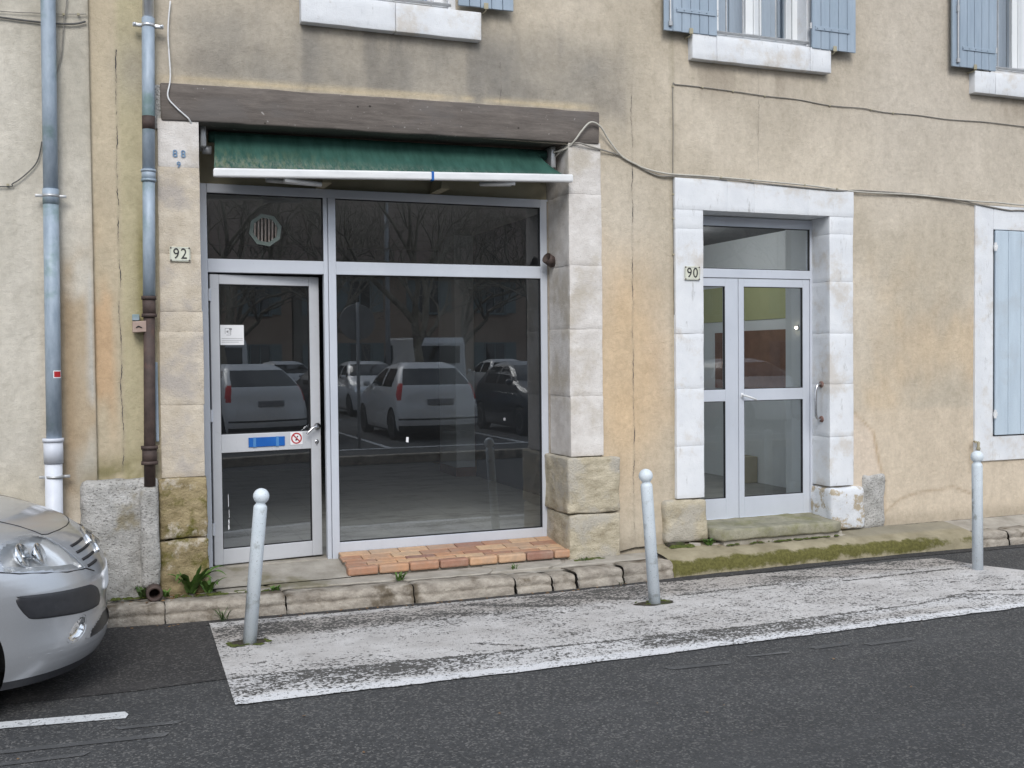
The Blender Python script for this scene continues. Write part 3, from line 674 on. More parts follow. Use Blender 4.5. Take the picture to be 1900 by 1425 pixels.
# ------------------------------------------------------------------ the house
DOOR_TILT = -7.4
def tint_main(x, z):
    n1 = fbm(x * 1.1, z * 1.1, 1); n2 = fbm(x * 3.2, z * 2.2, 2); n3 = fbm(x * 8, z * 1.4, 3); n4 = fbm(x * .7 + 9, z * .9, 12)
    c = lerp(S(184, 174, 157), S(200, 190, 174), sst(.3, .7, n1))
    c = lerp(c, S(198, 179, 152), sst(.42, .7, fbm(x * 1.5, z * 1.1, 41)) * .75 * sst(3.1, 2.3, z) * sst(.9, 1.4, z))
    # ochre run between pillar and number 90
    c = lerp(c, S(198, 173, 140), .8 * np.exp(-((x - 4.0) / .32) ** 2) * sst(2.9, 2.2, z) * sst(.2, 1.2, z) * (.45 + .7 * n2))
    c = lerp(c, S(196, 168, 134), .5 * np.exp(-((x - 4.3) / .14) ** 2) * np.exp(-((z - 1.75) / .5) ** 2) * (.4 + n2))
    # left strip: orange-brown washes and a greener side beyond the crack
    left = sst(.45, .3, x)
    c = lerp(c, S(184, 170, 142), left * .6)
    c = lerp(c, S(190, 162, 130), left * sst(.13, .06, x) * sst(.9, 1.6, z) * sst(3.0, 2.5, z) * sst(.35, .62, fbm(x * 4, z * 1.6, 55)) * .95)
    c = lerp(c, S(178, 170, 140), left * sst(.12, .17, x) * .8)
    c = lerp(c, S(118, 112, 66), np.exp(-((x - .285) / .045) ** 2) * sst(.35, .6, n3) * sst(3.1, 2.6, z) * .75 * (z > .9))
    c = lerp(c, S(110, 106, 62), left * np.exp(-((z - 1.0) / .10) ** 2) * sst(.3, .6, fbm(x * 9, z * 9, 8)) * .75)
    c = lerp(c, S(156, 150, 138), left * np.exp(-((x - .25) / .12) ** 2) * np.exp(-((z - 3.75) / .22) ** 2) * .7)
    # soot and rain marks above the beam and under the first sill
    soot = sst(.2, .9, x) * sst(4.3, 3.7, x) * sst(3.62, 3.8, z) * sst(4.5, 4.05, z)
    c = lerp(c, S(146, 141, 132), np.clip(soot * (.62 + 1.0 * (n2 - .32)), 0, 1))
    drip = sst(.46, .72, fbm(x * 5.5, z * .7, 63)); c = lerp(c, S(122, 119, 114), np.clip(soot * drip * .62 * sst(.9, 1.4, x), 0, 1))
    c = lerp(c, S(196, 180, 150), .8 * sst(.3, .5, x) * sst(3.95, 3.7, x) * np.exp(-((z - (3.715 + (x - .43) * .0135)) / .022) ** 2) * sst(.3, .55, fbm(x * 3, z, 71)))
    c = lerp(c, S(140, 135, 128), sst(3.75, 3.85, x) * sst(4.08, 4.02, x) * np.exp(-((z - 3.78) / .2) ** 2) * .75 * n3)
    blot = sst(.5, .7, fbm(x * 2.6, z * 3.4, 88)) * sst(.35, .6, x) * sst(4.1, 3.8, x) * np.exp(-((z - 3.86) / .13) ** 2); c = lerp(c, S(124, 119, 112), np.clip(blot * .45, 0, 1))
    c = lerp(c, S(168, 160, 148), sst(4.2, 5.5, x) * sst(3.3, 4.0, z) * .35 * (.5 + n4))
    c = lerp(c, S(192, 184, 172), sst(6.2, 6.8, x) * sst(2.6, 3.4, z) * .5)
    # brown under-sill streaks, window 2 and 3
    for a, b in ((4.62, 6.02), (7.65, 9.0)):
        c = lerp(c, S(160, 150, 136), sst(a - .02, a + .05, x) * sst(b + .02, b - .05, x) * sst(4.23, 4.15, z) * sst(3.8, 4.1, z) * sst(.4, .75, fbm(x * 9, z * .8, 15)) * .8)
    # paler, damp lower zone on the right, with a tide line
    tide = 1.24 + .05 * (fbm(x * 2, z * 0, 5) - .5) - .0 * x
    c = lerp(c, S(202, 188, 168), sst(6.3, 6.45, x) * sst(tide + .04, tide - .04, z) * .75)
    c = lerp(c, S(182, 167, 146), sst(6.4, 6.6, x) * sst(7.6, 7.2, x) * np.exp(-((z - 1.9) / .5) ** 2) * sst(.4, .7, n2) * .5)
    # bulged repair beside door 90 and the line it leaves
    rr = np.interp(z, [.2, .62, .76, 1.05, 1.21, 1.3], [6.66, 6.65, 6.60, 6.53, 6.34, 6.30])
    c = lerp(c, S(206, 192, 176), (x > 6.28) * (x < rr) * (z < 1.22) * .7); c = lerp(c, S(160, 134, 100), (x > 6.28) * (z < 1.24) * np.exp(-((x - rr) / .018) ** 2) * .6 * (.4 + n2))
    zl = np.interp(x, [6.65, 6.85, 7.03, 7.48, 7.74, 8.4], [.30, .42, .46, .495, .40, .36])
    c = lerp(c, S(150, 128, 102), (x > 6.65) * (x < 7.75) * np.exp(-((z - zl) / .014) ** 2) * .5 * (.4 + n3))
    c = lerp(c, S(150, 140, 124), sst(3.9, 3.95, x) * sst(.34, .22, z) * .5)
    c = lerp(c, S(138, 122, 96), np.exp(-((x - 7.68) / .03) ** 2) * sst(.95, .8, z) * sst(.5, .7, z) * .4)
    c = lerp(c, S(148, 140, 120), sst(4.42, 4.47, x) * sst(4.5, 4.46, x) * .5)
    return c * (.95 + .1 * n2[:, None])
def tint_neighbour(x, z):
    n1 = fbm(x * 1.4, z * 1.1, 101); n2 = fbm(x * 4, z * 2, 102)
    c = lerp(S(182, 177, 165), S(200, 195, 184), sst(.3, .7, n1))
    near = sst(-.42, -.2, x)
    c = lerp(c, S(172, 154, 128), near * sst(2.9, 2.2, z) * sst(.3, .6, n2) * .85)
    c = lerp(c, S(150, 128, 100), np.exp(-((x + .20) / .05) ** 2) * sst(2.6, 2.0, z) * .55)
    c = lerp(c, S(206, 198, 184), sst(.55, .8, fbm(x * 3, z * 1.6, 106)) * near * sst(1.7, 1.2, z) * .8)
    c = lerp(c, S(186, 186, 182), np.exp(-((x + .055) / .02) ** 2) * sst(1.4, 1.6, z) * sst(2.5, 2.2, z) * .9)
    c = lerp(c, S(130, 118, 90), np.exp(-((z - .95) / .1) ** 2) * sst(-.2, -.08, x) * .6)
    c = lerp(c, S(198, 190, 172), sst(1.2, .8, z) * sst(-.3, -.5, x) * .7)
    return c * (.95 + .1 * n2[:, None])

def build_neighbour():
    h = thing('neighbour_house', 'pale grey-green plastered house at the far left behind the zinc downpipe', 'house', (-3, 0, 0))
    wall_sheet('wall', 'plaster_grey', h, (-1.2, -.03), (.05, 4.6), [], -.012, tint_neighbour, .025, (-9, -.03, 7.2))
    B().quad((-.03, -.03, .05), (-.03, .3, .05), (-.03, .3, 7.2), (-.03, -.03, 7.2)).build('wall_return', 'cream', h)
    rbox('roof', -9.2, -.06, -.5, 8, 7.2, 7.4, 'roof_tile', h, .02)
    rbox('rear_wall', -9, -.06, 7.4, 7.7, 0, 7.2, 'h_grey', h, .01)
    rbox('side_wall', -9.2, -8.95, 0, 7.7, 0, 7.2, 'h_grey', h, .01)

def build_house():
    H = thing('corner_shop_house', 'beige plastered house with empty shop front, number 90 door and blue shutters', 'house', (4, 0, 0))
    holes = [(.40, 3.79, .05, 3.45), (4.50, 6.26, .05, 3.2), (1.39, 2.58, 4.30, 6.2), (4.86, 5.85, 4.40, 6.1), (7.90, 8.90, 4.40, 6.1), (7.73, 9.05, .74, 3.14)]
    wall_sheet('wall', 'plaster', H, (-.03, 9.2), (.05, 4.75), holes, 0, tint_main, .025, (-.03, 13, 7.4))
    rbox('roof', -.02, 13.2, -.5, 8.2, 7.4, 7.6, 'roof_tile', H, .02)
    rbox('rear_wall', 0, 13, 7.5, 7.8, 0, 7.4, 'h_cream', H, .01)
    rbox('side_wall', 12.9, 13.1, 0.02, 7.7, 0, 7.4, 'h_cream', H, .01)
    B().quad((-.03, -.02, .05), (-.03, .5, .05), (-.03, .5, 7.4), (-.03, -.02, 7.4)).build('party_wall', 'cream', H)
    # inner faces closing the wall thickness
    b = B()
    b.box(.0, .42, .03, .46, .05, 3.9, 0); b.box(3.80, 4.48, .03, .46, .05, 4.2, 0); b.box(.42, 3.80, .03, .46, 3.74, 4.2, 0); b.box(6.28, 7.70, .03, .46, .05, 4.2, 0); b.box(4.48, 6.28, .03, .46, 3.26, 4.2, 0)
    b.build('wall_core', 'mortar', H)
    # timber lintel, dipping a little to the left
    V = B().box(.425, 3.778, -.035, .46, 3.44, 3.70, .012, .07, .006, 3, 4)
    V.v = [(x, y, z + (x - 2.1) * .0138) for x, y, z in V.v]; V.build('lintel_beam', 'timber', H, True)
    rbox('beam_end_filler', .37, .44, -.018, .2, 3.36, 3.66, 'rough_render', H, .01, .05, .008, 5)
    # left pillar
    pl = rbox('pillar', .41, .665, .005, .47, .9, 3.42, 'mortar', H, .004)
    zj = [3.43, 3.10, 2.50, 2.10, 1.96, 1.45, .945]
    for i in range(6):
        mt = 'stone_white' if i == 0 else 'stone_pale'
        w0 = .398 - .02 * (i / 6); stone('stone_block', w0 + rng.uniform(0, .006), .676 + rng.uniform(-.004, .004), -.024 + rng.uniform(-.0015, .0015), .45, zj[i + 1] + .0001, zj[i] - .0001, mt, pl, .0012, .0024, i + 1)
    stone('base_stone', .362, .684, -.055, .45, .52, .938, 'stone_mossy', pl, .014, .010, 11)
    stone('base_stone', .352, .690, -.060, .45, .12, .512, 'stone_mossy', pl, .016, .013, 12)
    num = [text_mesh('painted_number', '8', .072, (x, -.0315, 3.19), 'stencil', pl) for x in (.512, .566)]
    text_mesh('painted_number', '9', .06, (.535, -.0315, 3.115), 'stencil', pl)
    # rough rendered buttress at the foot of the party wall
    bt = B().box(-.14, .358, -.085, .05, .1, .955, .045, .035, .012, 31, 9).build('wall_buttress', 'rough_render', H, True)
    # right pillar
    pr = rbox('pillar', 3.52, 3.78, .005, .47, .9, 3.46, 'mortar', H, .004)
    zj = [3.475, 3.06, 2.49, 1.98, 1.44, .955]
    for i in range(5):
        stone('stone_block', 3.508 + rng.uniform(-.004, .004), 3.79 + .002 * i + rng.uniform(-.004, .004), -.024 + rng.uniform(-.0015, .0015), .45, zj[i + 1] + .0001, zj[i] - .0001, 'stone_white', pr, .0012, .0024, i + 21)
    stone('base_stone', 3.462, 3.925, -.065, .45, .495, .945, 'stone_yellow', pr, .016, .010, 31)
    stone('base_stone', 3.470, 3.922, -.068, .45, .10, .487, 'stone_yellow', pr, .016, .011, 33)
    # white lines of mortar on the jamb
    b = B(); b.tube([(3.50, .395, z) for z in np.linspace(.55, 3.05, 12)], .008, 6); b.build('jamb_seal', 'mortar', pr)

    # ---- shop front
    yf = .40
    fr = B()
    X0, X1, XM0, XM1 = .70, 3.505, 1.622, 1.716; ZT = 3.068; ZG = 3.0; ZM0, ZM1 = 2.412, 2.512
    fr.box(X0, .758, yf, yf + .06, .20, ZT, .004); fr.box(3.436, X1, yf, yf + .06, .24, ZT, .004)
    fr.box(.758, 3.436, yf, yf + .06, ZG, ZT, .004)
    fr.box(1.622, 1.655, yf + .004, yf + .06, .20, ZG, .003); fr.box(1.658, XM1, yf - .004, yf + .06, .20, ZG, .003)
    fr.box(.758, 1.622, yf + .002, yf + .058, ZM0, ZM1, .003); fr.box(XM1, 3.436, yf + .002, yf + .058, ZM0, ZM1, .003)
    fr.box(XM1, 3.436, yf + .002, yf + .058, .25, .328, .003)
    SF = fr.build('shop_frame', 'alu', H)
    gk = B()
    for (a, b_, c_, d_) in ((.758, 1.622, ZM1, ZG), (XM1, 3.436, ZM1, ZG), (XM1, 3.436, .328, ZM0)):
        for q in ((a, a + .006, c_, d_), (b_ - .006, b_, c_, d_), (a + .006, b_ - .006, c_, c_ + .006), (a + .006, b_ - .006, d_ - .006, d_)): gk.box(q[0], q[1], yf + .012, yf + .04, q[2], q[3], 0)
    gk.build('gasket', 'gasket', SF)
    def pane(x0, x1, z0, z1, parent, y=yf + .03, mat='glass'):
        return B().box(x0, x1, y, y + .006, z0, z1, 0).build('pane', mat, parent)
    pane_geo = lambda x0, x1, z0, z1, parent, y, mat: mobj('pane', [(x0, y, z0), (x1, y, z0), (x1, y, z1), (x0, y, z1)], [(0, 1, 2, 3)], mat, parent)
    pane_geo(.762, 1.618, ZM1 + .003, ZG - .003, SF, yf + .03, 'glass'); pane_geo(XM1 + .004, 3.432, ZM1 + .003, ZG - .003, SF, yf + .03, 'glass'); pane_geo(XM1 + .004, 3.432, .332, ZM0 - .003, SF, yf + .03, 'glass')
    rbox('fascia_panel', .68, 3.51, .43, .46, 3.068, 3.46, 'cream', H, .003)
    # round ventilator in the small top pane
    vt = B(); n = 8; ring = []
    for k in range(n):
        a0 = 2 * math.pi * (k + .3) / n; a1 = 2 * math.pi * (k + 1.3) / n
        for a, rr in ((a0, .118), (a0, .088)): pass
        P = [(1.185 + .125 * math.cos(a0), 2.738 + .125 * math.sin(a0)), (1.185 + .125 * math.cos(a1), 2.738 + .125 * math.sin(a1)), (1.185 + .094 * math.cos(a1), 2.738 + .094 * math.sin(a1)), (1.185 + .094 * math.cos(a0), 2.738 + .094 * math.sin(a0))]
        vt.prism(P[::-1], yf + .012, yf + .024, 'Y')
    vent = vt.build('ventilator', 'frosted_disc', SF)
    b = B()
    for i in range(7):
        x = 1.185 - .078 + i * .026; h = math.sqrt(max(0, .094 ** 2 - (x - 1.185) ** 2)) * .96
        b.add([(x - .008, yf + .010, 2.738 - h), (x + .007, yf + .022, 2.738 - h), (x + .010, yf + .022, 2.738 + h), (x - .005, yf + .010, 2.738 + h)], [(0, 1, 2, 3)])
    b.build('ventilator_slats', 'slat_metal', SF)

    # ---- shop door leaf, ajar, hinged on the left
    hx, hy = .772, yf + .012
    LW, z0, z1 = .838, .222, 2.398
    D = B()
    D.box(0, .066, 0, .045, z0, z1, .004); D.box(LW - .078, LW, 0, .045, z0, z1, .004); D.box(.066, LW - .078, .001, .044, 2.326, z1, .004)
    D.box(.066, LW - .078, .001, .044, 1.062, 1.20, .004); D.box(.066, LW - .078, .001, .044, z0, .338, .004)
    door = D.build('shop_door', 'alu_door', H); door.location = (hx, hy, 0); door.rotation_euler = (0, 0, R(-DOOR_TILT))
    door.matrix_parent_inverse = Matrix.Translation((-4, 0, 0))
    def dpart(b, name, mat, smooth=False): return b.build(name, mat, door, smooth, local=True)
    for (a, c_) in ((1.20, 2.326), (.338, 1.062)):
        mobj('pane', [(.064, .022, a), (LW - .076, .022, a), (LW - .076, .022, c_), (.064, .022, c_)], [(0, 1, 2, 3)], 'glass', door, local=True)
    g2 = B()
    for (a, c_) in ((1.20, 2.326), (.338, 1.062)):
        for q in ((.066, .072, a, c_), (LW - .084, LW - .078, a, c_), (.072, LW - .084, a, a + .006), (.072, LW - .084, c_ - .006, c_)): g2.box(q[0], q[1], .008, .03, q[2], q[3], 0)
    dpart(g2, 'gasket', 'gasket')
    hd = B(); hd.lathe([(.004, .0), (.026, -.003), (.026, -.010), (.012, -.012), (.011, -.045), (.004, -.047)], (LW - .03, 0, 1.235), 'Y', 16)
    hd.tube(spline([(LW - .03, -.042, 1.235), (LW - .055, -.055, 1.236), (LW - .085, -.057, 1.222), (LW - .115, -.055, 1.196), (LW - .128, -.053, 1.178)], 5), .010, 10)
    dpart(hd, 'handle', 'steel', True)
    lk = B(); lk.lathe([(.004, 0), (.016, -.002), (.016, -.006), (.006, -.007)], (LW - .035, 0, 1.115), 'Y', 14); lk.box(LW - .0385, LW - .0315, -.006, -.001, 1.085, 1.108, .001); dpart(lk, 'lock', 'steel', True)
    for z in (.45, 1.3, 2.2):
        dpart(B().lathe([(.011, z), (.011, z + .09)], (-.006, -.006, 0), 'Z', 10), 'hinge', 'alu')
    BASE['door'] = Matrix.Translation((hx, hy, 0)) @ Matrix.Rotation(R(-DOOR_TILT), 4, 'Z')
    # threshold strip
    rbox('threshold', .758, 1.622, yf, yf + .1, .17, .212, 'concrete', H, .004)

    # ---- tiled sill under the big pane
    ts = B()
    ts.add([(1.70, -.015, .10), (3.50, -.015, .10), (3.50, .40, .10), (1.70, .40, .10), (1.70, -.015, .198), (3.50, -.015, .198), (3.50, .40, .243), (1.70, .40, .243)], [(0, 1, 5, 4), (1, 2, 6, 5), (2, 3, 7, 6), (3, 0, 4, 7), (4, 5, 6, 7), (0, 3, 2, 1)])
    TS = ts.build('tiled_sill', 'mortar', H)
    slope = (.243 - .198) / .415
    def tile(x0, x1, y0, y1, t=.016, name='tile'):
        b = B().box(x0, x1, y0, y1, 0, t, .004)
        b.v = [(x, y, z + .198 + (y + .015) * slope - .004 + (0)) for x, y, z in b.v]; return b.build(name, 'tile', TS)
    rows = [(.285, .395), (.17, .278), (.098, .163), (.03, .091)]
    for ri, (ya, yb) in enumerate(rows):
        x = 1.70 - (.09 if ri % 2 else .0)
        while x < 3.49:
            L = .235; a = max(1.685, x + .004); b_ = min(3.498, x + L - .004)
            if b_ - a > .03: tile(a, b_, ya, yb)
            x += L
    x = 1.675
    while x < 3.49:                                          # bull-nosed front course
        a = x + .004; b_ = min(3.50, x + .238 - .004)
        if b_ - a > .03:
            q = B().box(a, b_, -.055, .024, .152, .216, .014); q.build('nosing_tile', 'tile', TS, False)
        x += .238
    # ---- door 90: painted stone surround
    sr = rbox('door_surround', 4.50, 6.255, .01, .22, .5, 3.2, 'mortar', H, .004)
    # the core must not close the opening: rebuild it as three bars
    bpy.data.objects.remove(sr)
    cb = B(); cb.box(4.49, 4.71, .0, .25, .5, 3.0, .004); cb.box(6.05, 6.265, .0, .25, .5, 3.0, .004); cb.box(4.49, 6.265, .001, .25, 3.0, 3.22, .004)
    sr = cb.build('door_surround', 'mortar', H)
    zl = [2.815, 1.94, 1.48, 1.0, .56]
    zr = [2.82, 2.40, 1.94, 1.49, 1.02, .58]
    stone('surround_stone', 4.470, 4.735, -.034, .30, 2.8158, 2.9742, 'white_stone', sr, .0014, .0022, 1)
    for i in range(len(zl) - 1): stone('surround_stone', 4.468 + rng.uniform(0, .004), 4.735, -.034, .30, zl[i + 1] + .0004, zl[i] - .0004, 'white_stone', sr, .0014, .0022, i + 50)
    stone('surround_stone', 6.028, 6.285, -.034, .30, 2.8208, 2.9742, 'white_stone', sr, .0014, .0022, 2)
    for i in range(len(zr) - 1): stone('surround_stone', 6.028, 6.283 + rng.uniform(-.003, .003), -.034, .30, zr[i + 1] + .0004, zr[i] - .0004, 'white_stone', sr, .0014, .0022, i + 60)
    for i, (a, b_) in enumerate(((4.468, 4.9730), (4.9738, 5.2430), (5.2438, 5.80), (5.8008, 6.288))): stone('lintel_stone', a, b_, -.036, .30, 2.975, 3.235 - .008 * i, 'white_stone', sr, .0014, .0022, i + 70)
    stone('base_stone', 4.345, 4.745, -.075, .28, .19, .55, 'stone_yellow', sr, .03, .014, 81)
    stone('base_stone', 6.015, 6.385, -.075, .28, .19, .565, 'white_worn', sr, .03, .012, 83)
    stone('repair_patch', 6.40, 6.655, -.022, .05, .17, .66, 'rough_render', H, .03, .014, 87, .035)
    # step
    st = B(); st.prism([(4.765, .27), (4.765, -.10), (4.80, -.175), (4.86, -.20), (5.98, -.215), (6.0, -.20), (6.0, .27)], .185, .292)
    sto = B().box(4.765, 6.02, -.205, .27, .205, .298, .018, .05, .007, 91, 8)
    sto.v = [(x + max(0, (-.10 - y)) * .55 * max(0, 1 - (x - 4.765) / .2), y, z + max(0, y) * .10) for x, y, z in sto.v]
    sto.build('door_step', 'mossy_step', H, True)
    B().box(4.84, 6.05, -.175, .2, .15, .206, .012, .06, .008, 93, 8).build('step_footing', 'concrete', H, True)
    # frame and leaves
    y9 = .215
    f9 = B()
    f9.box(4.70, 4.80, y9, y9 + .06, .33, 2.965, .004); f9.box(6.008, 6.06, y9, y9 + .06, .31, 2.965, .004); f9.box(4.80, 6.008, y9, y9 + .06, 2.885, 2.965, .004); f9.box(4.80, 6.008, y9 - .002, y9 + .06, 2.435, 2.512, .004)
    F9 = f9.build('entrance_frame', 'alu', H)
    pane_geo(4.80, 6.008, 2.512, 2.885, F9, y9 + .03, 'glass_clear')
    b = B()
    for q in ((6.002, 6.008, 2.512, 2.885), (4.80, 6.002, 2.512, 2.518), (4.80, 6.002, 2.879, 2.885)): b.box(q[0], q[1], y9 + .01, y9 + .032, q[2], q[3], 0)
    b.build('gasket', 'gasket', F9)
    def leaf(x0, x1, st0, st1, name):
        d = B(); ya, yb = y9 + .006, y9 + .052; zb = .318
        d.box(x0, st0, ya, yb, zb, 2.43, .004); d.box(st1, x1, ya, yb, zb, 2.43, .004)
        for (a, c_) in ((2.36, 2.43), (1.352, 1.455), (zb, .498)): d.box(st0, st1, ya + .001, yb, a, c_, .003)
        d.box(x0, x1, ya - .006, ya + .01, zb - .012, zb + .004, .002)
        o = d.build(name, 'alu', H); gq = B()
        for (a, c_) in ((1.455, 2.36), (.498, 1.352)):
            pane_geo(st0 - .002, st1 + .002, a, c_, o, ya + .024, 'glass_clear')
            for q in ((st0, st0 + .005, a, c_), (st1 - .007, st1, a, c_), (st0 + .005, st1 - .007, a, a + .006), (st0 + .005, st1 - .007, c_ - .005, c_)): gq.box(q[0], q[1], ya + .006, ya + .026, q[2], q[3], 0)
        gq.build('gasket', 'gasket', o); return o
    leaf(4.802, 5.245, 4.84, 5.112, 'entrance_door'); dr = leaf(5.250, 6.005, 5.306, 5.932, 'entrance_door')
    hb = B(); hb.box(5.268, 5.292, y9 - .004, y9 + .006, 1.38, 1.42, .003); hb.lathe([(.008, y9), (.008, y9 - .045)], (5.28, 0, 1.40), 'Y', 10); hb.tube([(5.28, y9 - .042, 1.40), (5.33, y9 - .048, 1.385), (5.395, y9 - .05, 1.362)], .009, 8)
    hb.build('handle', 'white_metal', dr, True)

    # ---- upstairs windows
    def upper(xl, xr, zb, name_l, seed, bars=True, visible_l=True):
        w = B(); y = .13; zt = 6.1
        w.box(xl - .02, xl + .055, y, y + .06, zb, zt, .006); w.box(xr - .075, xr + .02, y, y + .06, zb, zt, .006); w.box(xl + .055, xr - .075, y, y + .06, zb, zb + .07, .006); w.box(xl + .055, xr - .075, y, y + .06, zt - .07, zt, .006)
        xm = (xl + xr) / 2; w.box(xm - .085, xm - .008, y - .006, y + .06, zb + .07, zt - .07, .008); w.box(xm - .004, xm + .075, y - .012, y + .06, zb + .07, zt - .07, .008)
        w.box(xl + .055, xl + .10, y - .004, y + .05, zb + .07, zt - .07, .006); w.box(xr - .12, xr - .075, y - .004, y + .05, zb + .07, zt - .07, .006)
        W = w.build('window', 'pvc_frame', H)
        for a, b_ in ((xl + .09, xm - .08), (xm + .07, xr - .11)):
            mobj('pane', [(a, y + .025, zb + .06), (b_, y + .025, zb + .06), (b_, y + .025, zt - .06), (a, y + .025, zt - .06)], [(0, 1, 2, 3)], 'glass_upper', W)
        V = []; F = []; n = 40
        for i in range(n + 1):
            x = xl + (xr - xl) * i / n
            for z in (zb, zt): V.append((x, y + .17 + .02 * math.sin(i * 1.9), z))
        for i in range(n): F.append((2 * i, 2 * i + 2, 2 * i + 3, 2 * i + 1))
        mobj('curtain', V, F, 'curtain', W, True)
        rv = B(); rv.box(xl - .06, xl, -.004, .19, zb - .02, zt, .004); rv.box(xr, xr + .06, -.004, .19, zb - .02, zt, .004); rv.box(xl, xr, -.004, .19, zt, zt + .05, .004); rv.box(xl, xr, .01, .25, zb - .06, zb, .004)
        rv.build('reveal', 'white_stone', W)
        if bars:
            br = B()
            for i in range(5):
                x = xl + .12 + (xr - xl - .24) * i / 4; br.tube([(x, .045, zb - .0), (x, .045, zb + .95)], .007, 6)
            br.tube([(xl, .045, zb + .95), (xr, .045, zb + .95)], .010, 6); br.tube([(xl - .01, .0, zb + .012), (xr + .02, .0, zb + .012)], .013, 6)
            br.build('window_rail', 'bar_metal', W)
        return W
    upper(1.45, 2.52, 4.43, 'a', 1, True); upper(4.90, 5.81, 4.47, 'b', 2); upper(7.93, 8.86, 4.45, 'c', 3)
    def sill(xs, z0, z1, nm):
        s = rbox(nm, xs[0] + .01, xs[-1] - .01, -.04, .16, z0 + .008, z1 - .004, 'mortar', H, .003)
        for i in range(len(xs) - 1): stone('sill_stone', xs[i] + .0018, xs[i + 1] - .0018, -.072, .16, z0, z1, 'white_stone', s, .005, .0025, int(xs[i] * 10), .05)
        return s
    sill([1.388, 2.088, 2.765], 4.18, 4.392, 'window_sill'); sill([4.616, 4.855, 5.798, 6.02], 4.218, 4.425, 'window_sill'); sill([7.65, 7.905, 8.7, 8.95], 4.186, 4.39, 'window_sill')
    def shutter(x0, x1, z0, z1, n, y=-.082, rod=None, mat='shutter', strap=True):
        s = rbox('shutter', x0 + .012, x1 - .012, y + .018, y + .034, z0 + .012, z1 - .01, mat, H, .002); w = (x1 - x0) / n
        for i in range(n): rbox('plank', x0 + i * w + .0022, x0 + (i + 1) * w - .0022, y, y + .0178, z0 + rng.uniform(0, .004), z1, mat, s, .004)
        if strap:
            for zz in (z0 + .16, z1 - .25):
                b = B().box(x0 + .03 + (w if rod == 'l' else 0), x1 - (.07 if rod != 'l' else .02), y - .008, y - .0005, zz, zz + .035, .002)
                for k in range(n - 1): b.lathe([(.007, y - .012), (.004, y - .015)], (x0 + (k + .5 + (1 if rod == 'l' else 0)) * w * (n - 1) / n + .01, 0, zz + .018), 'Y', 8)
                b.build('strap_hinge', mat, s)
        if rod:
            xr_ = x0 + w * .62; b = B().tube([(xr_, y - .014, z0 + .04), (xr_, y - .014, z1)], .008, 8); b.box(xr_ - .014, xr_ + .016, y - .024, y - .001, z0 + .035, z0 + .075, .003); b.box(xr_ - .012, xr_ + .012, y - .022, y - .001, z0 + .5, z0 + .56, .003); b.build('espagnolette_rod', 'bar_metal', s)
        hk = B(); xh = x0 + (x1 - x0) * .48
        hk.tube(spline([(xh, .0, z0 - .02), (xh, y - .01, z0 - .022), (xh, y - .02, z0 + .03)], 4), .006, 6); hk.box(xh - .018, xh + .018, y - .026, y - .016, z0 - .014, z0 + .034, .004); hk.build('shutter_stop', 'cream', s)
        b = B()
        for zz in (z0 + .17, z1 - .24):
            xx = x1 + .008 if rod == 'l' else x0 - .008
            b.lathe([(.010, zz), (.010, zz + .05)], (xx, y + .01, 0), 'Z', 8)
        b.build('pintle', 'bar_metal', s)
        return s
    shutter(2.575, 3.026, 4.424, 6.0, 5); shutter(4.345, 4.853, 4.42, 6.0, 6, rod='l'); shutter(5.81, 6.277, 4.414, 6.0, 5); shutter(7.372, 7.90, 4.40, 6.0, 6, rod='l')
    shutter(.93, 1.385, 4.43, 6.0, 5); shutter(8.87, 9.36, 4.40, 6.0, 5)
    # ---- shuttered ground-floor window at the right edge
    gs = B(); gs.box(7.712, 7.935, -.022, .12, .722, 3.15, .006); gs.box(7.935, 9.05, -.022, .12, .722, .955, .006); gs.box(7.935, 9.05, -.022, .12, 2.925, 3.15, .006); gs.box(8.83, 9.05, -.022, .12, .955, 2.925, .006)
    gs.build('window_surround', 'white_stone', H)
    rbox('window_back', 7.93, 8.84, .03, .1, .95, 2.93, 'gasket', H, .003)
    def gshut(x0, x1, n):
        s = rbox('shutter', x0 + .01, x1 - .01, -.02, -.004, .975, 2.91, 'shutter_pale', H, .002); w = (x1 - x0) / n
        for i in range(n): rbox('plank', x0 + i * w + .002, x0 + (i + 1) * w - .002, -.040, -.0205, .967, 2.916, 'shutter_pale', s, .005)
        b = B()
        for zz in (1.13, 2.72): b.lathe([(.013, zz), (.015, zz + .04), (.010, zz + .042), (.013, zz + .08)], (x0 - .008, -.045, 0), 'Z', 10); b.box(x0 - .02, x0 + .02, -.048, -.030, zz + .02, zz + .06, .003)
        b.build('pintle', 'white_metal', s)
    gshut(7.945, 8.425, 3); gshut(8.432, 8.826, 3)

    # ---- inside the shop: closed room seen through the glass
    RX0, RX1, RY, RZ0, RZ1 = .46, 4.56, 7.3, .20, 3.44
    Y0 = .465
    fl = mobj('shop_floor', [(RX0, Y0, RZ0), (RX1, Y0, RZ0), (RX1, RY, RZ0), (RX0, RY, RZ0)], [(0, 1, 2, 3)], 'room_floor', H)
    mobj('room_ceiling', [(RX0, Y0, 3.34), (RX0, RY, 3.34), (RX1 + .7, RY, 3.34), (RX1 + .7, Y0, 3.34)], [(0, 1, 2, 3)], 'ceiling_tile', H)
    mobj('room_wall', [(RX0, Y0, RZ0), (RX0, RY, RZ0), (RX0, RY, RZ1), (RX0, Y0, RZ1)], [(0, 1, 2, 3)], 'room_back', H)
    mobj('room_wall', [(RX0, RY, RZ0), (RX1 + .7, RY, RZ0), (RX1 + .7, RY, RZ1), (RX0, RY, RZ1)], [(0, 1, 2, 3)], 'room_back', H)
